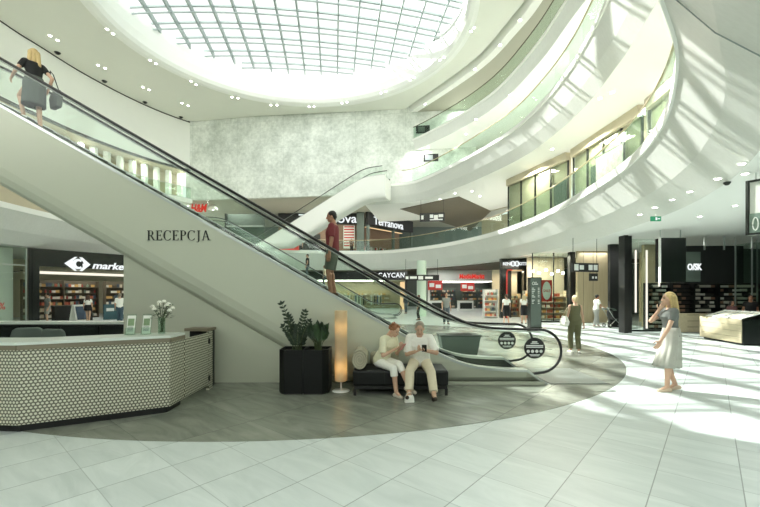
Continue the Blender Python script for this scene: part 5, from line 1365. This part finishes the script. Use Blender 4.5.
    if face:
        for d in (-1, 1):
            b = MB(); b.ell(Hd(d * .028, .077, .012), (.011 * s, .008 * s, .007 * s), 10, 7, R); b.build('eye', EYE_M, root, smooth=True)
            b = MB(); b.cone(Hd(d * .016, .084, .032), Hd(d * .044, .070, .034), .004 * s, .003 * s, 6); b.build('eyebrow', HAIRS[hair[1]], root)
        b = MB(); b.ell(Hd(0, .088, -.062), (.024 * s, .008 * s, .007 * s), 12, 7, R); b.build('mouth', LIP, root, smooth=True)
    # hair
    st, hcol = hair; b = MB()
    b.ell(Hd(0, -.022, .036), (.083 * s, .094 * s, .088 * s), rot=R)
    if st == 'long':
        for x in (-.055, 0, .055): b.cone(Hd(x, -.06, .02), Hd(x * 1.5, -.085, -.24), .048 * s, .036 * s)
        for x in (-.078, .078): b.cone(Hd(x * .85, -.01, .05), Hd(x * 1.15, -.02, -.18), .028 * s, .026 * s)
    elif st == 'bun': b.ell(Hd(0, -.115, .05), (.04 * s, .035 * s, .04 * s)); b.cone(Hd(0, -.07, .0), Hd(0, -.055, -.06), .06 * s, .035 * s)
    elif st == 'bob':
        for x in (-.06, 0, .06): b.cone(Hd(x, -.055, .02), Hd(x * 1.2, -.05, -.085), .045 * s, .036 * s)
        for x in (-.075, .075): b.cone(Hd(x * .9, .005, .05), Hd(x, .0, -.06), .025 * s, .022 * s)
    elif st == 'curly':
        rr = random.Random(4)
        for i in range(34):
            a, z = rr.uniform(0, 2 * PI), rr.uniform(-.45, 1); r0 = math.sqrt(max(0, 1 - z * z)); y = math.sin(a) * r0
            if y > .25 and z < .55: continue
            b.ell(Hd(.084 * math.cos(a) * r0, -.02 + .094 * y, .036 + .09 * z), (.024 * s, .024 * s, .024 * s), 8, 6)
    else: b.cone(Hd(0, -.055, .0), Hd(0, -.045, -.05), .062 * s, .045 * s)
    fuse(b, 'hair', HAIRS[hcol], root, vox * .75, 2)
    # clothes
    def Tr(t0, t1, inf): return [ring(t, rx + inf, ry + inf, f) for t, rx, ry, f in T if t0 <= t <= t1]
    if top:
        mat, t0, sleeve, inf = top[:4]; b = MB(); b.loft(Tr(t0, .475, inf))
        q_ = .92 if sleeve > 0 else .62
        b.cone(C(.44, -sw * q_), C(.44, sw * q_), (.05 + inf) * s, (.05 + inf) * s)
        for d in (-1, 1):
            A_, e, w = arms[d]
            if sleeve > 0:
                f = min(sleeve, 1); q = A_ + (e - A_) * f; r0, r1 = (.048 if female else .055) + inf, (.040 if female else .047) + inf
                b.cone(A_, q, r0 * s, r1 * s, 14, False); b.ell(A_, (r0 * s,) * 3)
                if sleeve > 1: b.ell(e, ((.036 + inf) * s,) * 3); b.cone(e, e + (w - e) * (sleeve - 1), (.038 + inf) * s, (.030 + inf) * s, 14, False)
        fuse(b, top[4] if len(top) > 4 else 'shirt', mat, root, vox, 4)
    if bottom:
        kind, mat, x = bottom[:3]
        if kind == 'trousers':
            b = MB(); b.loft(Tr(-.12, .13, .014))
            for d in (-1, 1):
                p, k, a = legs[d]; inf = .016 + (bottom[3] if len(bottom) > 3 else 0)
                q = p + (k - p) * min(x, 1); b.ell(p, ((a1 + .014) * s,) * 3)
                b.cone(p, q, (a1 + inf) * s, (a1 + (a2 - a1) * min(x, 1) + inf) * s, 16, False)
                if x > 1: b.ell(k, ((a2 + inf) * s,) * 3); b.cone(k, k + (a - k) * (x - 1), (a2 + inf) * s, (a2 + (a3 - a2) * (x - 1) + inf + .004) * s, 16, False)
            fuse(b, 'trousers' if x > 1 else 'shorts', mat, root, vox, 4)
        else:
            # skirt: x = hem height, then hem half widths, forward drift, pleat depth
            hx, hyy, drift, pl = bottom[3:7]; b = MB(); n = 72; z0 = C(.16).z; rings = []
            for i in range(13):
                q = i / 12; z = z0 + (x * s - z0) * q; hip = min(1, q * 4.5)
                rx = (.148 + (.196 - .148) * hip) * (1 - max(0, q - .45) / .55) + hx * max(0, q - .45) / .55; ry = (.112 + (.142 - .112) * hip) * (1 - max(0, q - .45) / .55) + hyy * max(0, q - .45) / .55
                pq = pl * q
                rings.append([Vector((pel.x + (rx + pq * math.sin(12 * 2 * PI * k / n)) * s * math.cos(2 * PI * k / n), pel.y + drift * q * q + (ry + pq * math.sin(12 * 2 * PI * k / n + .6)) * s * math.sin(2 * PI * k / n), z)) for k in range(n)])
            rings.append([Vector((pel.x + (v.x - pel.x) * .9, pel.y + drift + (v.y - pel.y - drift) * .9, v.z + .02)) for v in rings[-1]])
            b.loft(rings); b.build('skirt', mat, root, smooth=True)
    if shoes:
        for d in (-1, 1):
            heel, tp, f, dn = feet[d]; b = MB(); b.cone(heel + dn * .004 * s, tp + dn * .004, .036 * s, .031 * s); b.cone(legs[d][2] + dn * .03 * s, heel * .4 + tp * .6, .036 * s, .026 * s)
            sh = fuse(b, 'shoe', shoes, root, vox * .8, 3)
    root['_'] = 0; del root['_']
    return dict(root=root, C=C, arms=arms, legs=legs, Hd=Hd, s=s)
def toworld(loc, rz, p): return Vector(loc) + Matrix.Rotation(rz, 3, 'Z') @ Vector(p)
white, cream, blk = cloth('white', (242, 242, 234)), cloth('cream', (222, 212, 186)), cloth('black', (26, 27, 27))

# seated couple on the bench
rzw = math.radians(-131); lw_ = (.03, 6.62, 0)
figure('seated woman with curly reddish hair, pale yellow top and cropped white trousers holding a phone', lw_, rzw, 1.6, True, (0, 0, .542), .40,
       {-1: (.03, .60, .185), 1: (.15, .44, .085)}, {-1: (-.055, .36, .775), 1: (.055, .35, .77)}, {-1: (-.45, -.5, -.8), 1: (.7, -.3, -.7)}, {-1: (.1, .4, 1), 1: (.1, .4, 1)}, (.5, .0), SKIN, ('curly', 'red'),
       (cloth('yellow', (230, 227, 198)), -.1, .85, .02), ('trousers', white, 1.35), cloth('sandal', (214, 206, 190)), .008, .9, (-.25, 0), palms={-1: (.4, .3, 1), 1: (-.4, .3, 1)})
p = toworld(lw_, rzw, (0, .455, .805)); t = thing('mobile_phone', 'small phone held by the seated woman in the pale yellow top', 'phone', tuple(p), rzw)
rx_ = Matrix.Rotation(.9, 3, 'X'); b = MB(); b.box((0, 0, 0), (.07, .145, .009), rot=rx_); b.build('case', cloth('pink', (206, 150, 140)), t); b = MB(); b.box(tuple(rx_ @ Vector((0, 0, .0055))), (.062, .13, .002), rot=rx_); b.build('screen', M['blackgloss'], t)
rzm = math.radians(172); lm = (.69, 6.60, 0)
figure('seated grey haired man in white shirt and cream trousers holding a dark phone', lm, rzm, 1.64, False, (0, 0, .546), .34,
       {-1: (-.24, .62, .10), 1: (.15, .60, .10)}, {-1: (-.085, .40, .77), 1: (.06, .37, .74)}, {-1: (-.8, -.2, -.6), 1: (.5, -.4, -.7)}, {-1: (-.2, .4, 1), 1: (.2, .4, 1)}, (.42, .05), SKIN, ('short', 'grey'),
       (white, -.1, .9, .022), ('trousers', cream, 1.85, .008), cloth('darkshoe', (64, 56, 48)), .008, .9, (.35, .35), palms={-1: (.4, .3, 1), 1: (-.2, .5, 1)})
p = toworld(lm, rzm, (-.085, .485, .815)); t = thing('mobile_phone', 'dark phone held by the seated man in the white shirt', 'phone', tuple(p), rzm)
b = MB(); b.box((0, 0, 0), (.075, .15, .009), rot=rx_); b.build('case', M['black'], t); b = MB(); b.box(tuple(rx_ @ Vector((0, 0, .0055))), (.066, .135, .002), rot=rx_); b.build('screen', M['blackgloss'], t)
t = thing('handbag', 'small white handbag standing on the floor between the seated couple', 'bag', (.455, 5.93, 0), .2)
b = MB(); b.loft([[(-w_ / 2, -d_, z), (w_ / 2, -d_, z), (w_ / 2, d_, z), (-w_ / 2, d_, z)] for z, w_, d_ in ((0, .15, .03), (.08, .14, .03), (.11, .12, .015))]); b.build('bag_body', white, t, bevel=.01)
b = MB(); b.tube([(.05 * math.cos(a), 0, .105 + .05 * math.sin(a)) for a in [PI * i / 10 for i in range(11)]], .006, 6); b.build('bag_handle', cloth('sandal', (0, 0, 0)), t)

# woman in the grey dress
lg_ = (5.04, 6.63, 0)
figure('woman walking in a grey dress with long blond hair, one hand raised to her face', lg_, math.radians(77), 1.70, True, None, .03, {-1: (-.09, .10, .085), 1: (.08, -.10, .10)},
       {-1: (-.20, .28, .80), 1: (.03, .17, 1.40)}, {-1: (-.5, -1, -.1), 1: (.8, .2, -1)}, None, (.05, 0), SKIN, ('long', 'blond'), (cloth('slate', (108, 112, 108)), -.02, .55, .014, 'bodice'),
       ('skirt', cloth('grey', (176, 176, 166)), .42, .19, .20, .07, .016), cloth('nude', (214, 194, 170)), .008, .4, (0, -.2), palms={1: (0, -.3, 1)})
# woman in the olive jumpsuit
ol = cloth('olive', (104, 104, 76))
lo_ = (5.55, 10.9, 0)
figure('woman in an olive sleeveless jumpsuit walking away with a white shoulder bag', lo_, -.06, 1.63, True, None, 0, {-1: (-.08, .08, .085), 1: (.08, -.06, .085)}, {-1: (-.22, .10, .88), 1: (.27, .06, .80)}, None, None, (0, 0), SKIN, ('bun', 'fair'),
       (ol, -.05, 0, .016, 'jumpsuit_top'), ('trousers', ol, 1.9, .012), white, .009)
t = thing('shoulder_bag', 'white shoulder bag carried by the woman in the olive jumpsuit', 'bag', (lo_[0] - .30, lo_[1], .78), 0)
b = MB(); b.loft([[(-d_, -w_ / 2, z), (d_, -w_ / 2, z), (d_, w_ / 2, z), (-d_, w_ / 2, z)] for z, w_, d_ in ((0, .3, .06), (.12, .34, .075), (.28, .26, .03))]); b.build('bag_body', white, t, bevel=.03)
b = MB(); b.tube([(0, -.11, .27), (.08, -.05, .48), (.14, 0, .55), (.08, .05, .48), (0, .11, .27)], .009, 6); b.build('bag_strap', cloth('cream', (0, 0, 0)), t)
# riders of the near escalator
def stepz(s): return smin(smax(1.15 + .575 * (s + .2 - 3.1), .24, .28), L1Z + .24, .28) - .11
s0 = 1.5 + .4 * 6; lr = (3.1 - s0 - .16, 7.80, stepz(s0) + .012)
figure('man in a maroon shirt and grey shorts riding up the near escalator', lr, math.radians(88), 1.72, False, None, 0, {-1: (-.08, .03, .085), 1: (.08, -.02, .085)}, {-1: (-.25, .03, .85), 1: (.25, .05, .86)}, None, None, (.12, .15), SKIN2, ('short', 'black'),
       (cloth('maroon', (124, 52, 56)), -.06, .75, .018), ('trousers', cloth('khaki', (96, 102, 90)), .92, .02), cloth('browns', (88, 66, 52)), .008)
s1 = 1.5 + .4 * 21; lr = (3.1 - s1 - .29, 7.86, stepz(s1) + .012)
figure('woman with long blond hair, black top and grey skirt riding high up the near escalator', lr, math.radians(62), 1.64, True, None, .05, {-1: (-.07, .30, .34), 1: (.09, -.02, .085)}, {-1: (-.26, .30, 1.02), 1: (.24, .02, .92)}, None, None, (0, -.3), SKIN, ('long', 'blond'),
       (blk, -.02, .5, .013), ('skirt', cloth('darkgrey', (84, 92, 86)), .50, .20, .19, .04, .006), white, .008)
p = toworld(lr, math.radians(62), (.33, -.08, .55)); t = thing('tote_bag', 'dark grey tote bag carried by the blond woman high on the escalator', 'bag', tuple(p), math.radians(62))
b = MB(); b.loft([[(-d_, -w_ / 2, z), (d_, -w_ / 2, z), (d_, w_ / 2, z), (-d_, w_ / 2, z)] for z, w_, d_ in ((0, .30, .05), (.2, .36, .06), (.36, .30, .03))]); b.build('bag_body', cloth('darkgrey', (0, 0, 0)), t, bevel=.02)
b = MB(); b.tube([(0, -.12, .35), (-.07, -.06, .66), (-.1, 0, .74), (-.07, .06, .66), (0, .12, .35)], .009, 6); b.build('bag_strap', blk, t)

# shoppers farther off
V2 = .013
def far(label, x, y, rz, h, hair, topc, bot, female=True, z=0, sleeve=.5, skin=None, stride=.12, **kw):
    return figure(label, (x, y, z), math.radians(rz), h, female, None, 0, {-1: (-.08, stride, .085), 1: (.08, -stride, .085)}, None, None, None, kw.pop('head', (0, 0)), skin or SKIN, hair, (topc, -.02 if bot[0] == 'skirt' else -.06, sleeve, .013 if bot[0] == 'skirt' else .018), bot, kw.pop('shoes', blk), V2, .4, face=kw.pop('face', False), **kw)
blackskirt = ('skirt', blk, .50, .19, .17, 0, .004)
far('woman with dark hair, white top and black skirt walking towards the portal shop', 6.83, 20.7, 6, 1.66, ('bun', 'brown'), white, blackskirt)
far('woman with fair hair, white top and black skirt beside the directory totem', 8.12, 21.6, -10, 1.64, ('long', 'fair'), white, blackskirt)
jean = cloth('denim', (92, 102, 108)); gr = cloth('greytee', (140, 144, 140))
far('man in a grey shirt and jeans walking past the far white counters', 3.7, 21.4, 186, 1.74, ('short', 'brown'), gr, ('trousers', jean, 1.95, .01), False, face=True)
far('woman in black clothes standing beside the pale green column', 2.5, 24.6, 80, 1.62, ('long', 'brown'), blk, ('trousers', blk, 1.95), stride=.04)
far('person in dark jacket standing by the far black shop doorway', 2.25, 33, 150, 1.72, ('short', 'black'), cloth('navy', (60, 64, 72)), ('trousers', jean, 1.95), False, sleeve=1.7, stride=.05)
far('woman with dark hair, white top and black skirt at the supermarket entrance', -17.0, 22.3, 20, 1.62, ('long', 'brown'), white, ('skirt', blk, .75, .20, .18, 0, .003))
far('man in a white shirt and blue trousers walking past the supermarket', -15.35, 22.6, 30, 1.70, ('short', 'grey'), white, ('trousers', cloth('blue', (70, 92, 104)), 1.95, .01), False, sleeve=.8)
far('person in grey shorts standing beside the supermarket entrance pillar', -19.0, 21.9, 150, 1.70, ('short', 'black'), gr, ('trousers', cloth('lightgrey', (170, 170, 164)), .9, .02), False, stride=.04)
far('dark haired person standing behind the first floor rail by the red counter', -8.6, 41.6, 170, 1.7, ('long', 'black'), cloth('lilac', (150, 146, 148)), ('trousers', blk, 1.95), z=L1Z, stride=.03)
far('person in dark clothes standing behind the first floor rail by the price poster', -3.1, 41.8, 200, 1.7, ('short', 'brown'), cloth('brown', (110, 84, 70)), ('trousers', blk, 1.95), False, z=L1Z, stride=.03)
def s2z(x): s = 1.2 - x; k = math.floor((s - 1.5) / .4); s = 1.5 + .4 * k; return smin(smax(1.15 + .577 * (s + .2 - 3.1), .24, .28), L1Z + .24, .28) - .098
far('person in dark top riding the far glass sided escalator, higher of the two', -5.1, 27.0, 90, 1.7, ('short', 'black'), blk, ('trousers', jean, 1.95), False, z=s2z(-5.1), stride=.0)
far('person in light top riding the far glass sided escalator, lower of the two', -3.9, 27.0, 90, 1.6, ('bob', 'brown'), cream, ('trousers', jean, 1.95), z=s2z(-3.9), stride=.0)
far('person in a black shirt bending over the back of the kiosk counter', 14.85, 15.35, 150, 1.62, ('short', 'black'), blk, ('trousers', blk, 1.95), False, skin=SKIN2, stride=.04, face=True)
far('dark haired child beside the person in black at the kiosk counter', 14.25, 15.5, 170, 1.40, ('bob', 'black'), cloth('plum', (120, 84, 84)), ('trousers', jean, 1.95), skin=SKIN2, stride=.04, face=True)
# woman with pushchair
ps = (10.95, 19.4, 0)
figure('woman in white pushing a dark pushchair in front of the dark lobby', ps, math.radians(-86), 1.64, True, None, .08, {-1: (-.08, .16, .085), 1: (.08, -.16, .085)}, {-1: (-.2, .34, 1.0), 1: (.2, .34, 1.0)}, None, None, (.1, 0), SKIN2, ('bun', 'black'), (white, -.06, .6, .018), ('trousers', cloth('lightgrey', (0, 0, 0)), 1.9, .02), white, V2, 1.0, face=False)
t = thing('pushchair', 'dark pushchair pushed by the woman in white', 'pushchair', (11.75, 19.35, 0), math.radians(-86))
b = MB(); b.loft([[(-.22, y0, z0), (.22, y0, z0), (.22, y1, z1), (-.22, y1, z1)] for y0, z0, y1, z1 in ((-.12, .42, -.16, .82), (.02, .38, -.12, .86))]); b.build('backrest', M['black'], t)
b = MB(); b.box((0, .14, .40), (.42, .34, .07)); b.build('seat', M['black'], t, bevel=.02)
b = MB(); b.box((0, .34, .26), (.4, .05, .24)); b.build('footrest', M['dark_steel'], t)
b = MB(); pr = [(-.20 + .30 * math.sin(a), .86 + .22 * math.cos(a) - .1) for a in [-.9 + 2.0 * i / 8 for i in range(9)]]; b.loft([[(-.23, y, z), (.23, y, z), (.23, y * .96, z - .02), (-.23, y * .96, z - .02)] for y, z in pr]); b.build('hood', M['greenwall'], t)
b = MB()
for d in (-1, 1): b.tube([(d * .22, -.42, 1.0), (d * .22, -.1, .5), (d * .22, .3, .1)], .014, 6); b.tube([(d * .22, .05, .42), (d * .22, -.28, .12)], .014, 6)
b.tube([(-.22, -.42, 1.0), (.22, -.42, 1.0)], .016, 6); b.tube([(-.22, .3, .1), (.22, .3, .1)], .012, 6); b.tube([(-.22, -.28, .12), (.22, -.28, .12)], .012, 6); b.build('frame', M['steel'], t)
for d in (-1, 1):
    for y in (.3, -.28):
        b = MB(); b.tube([(d * .25, y + .085 * math.cos(a), .10 + .085 * math.sin(a)) for a in [2 * PI * i / 18 for i in range(18)]], .016, 6, True); wh = b.build('wheel', M['rubber'], t); b = MB(); b.cone((d * .235, y, .1), (d * .265, y, .1), .04, .04, 10, False); b.build('hub', M['steel'], wh)
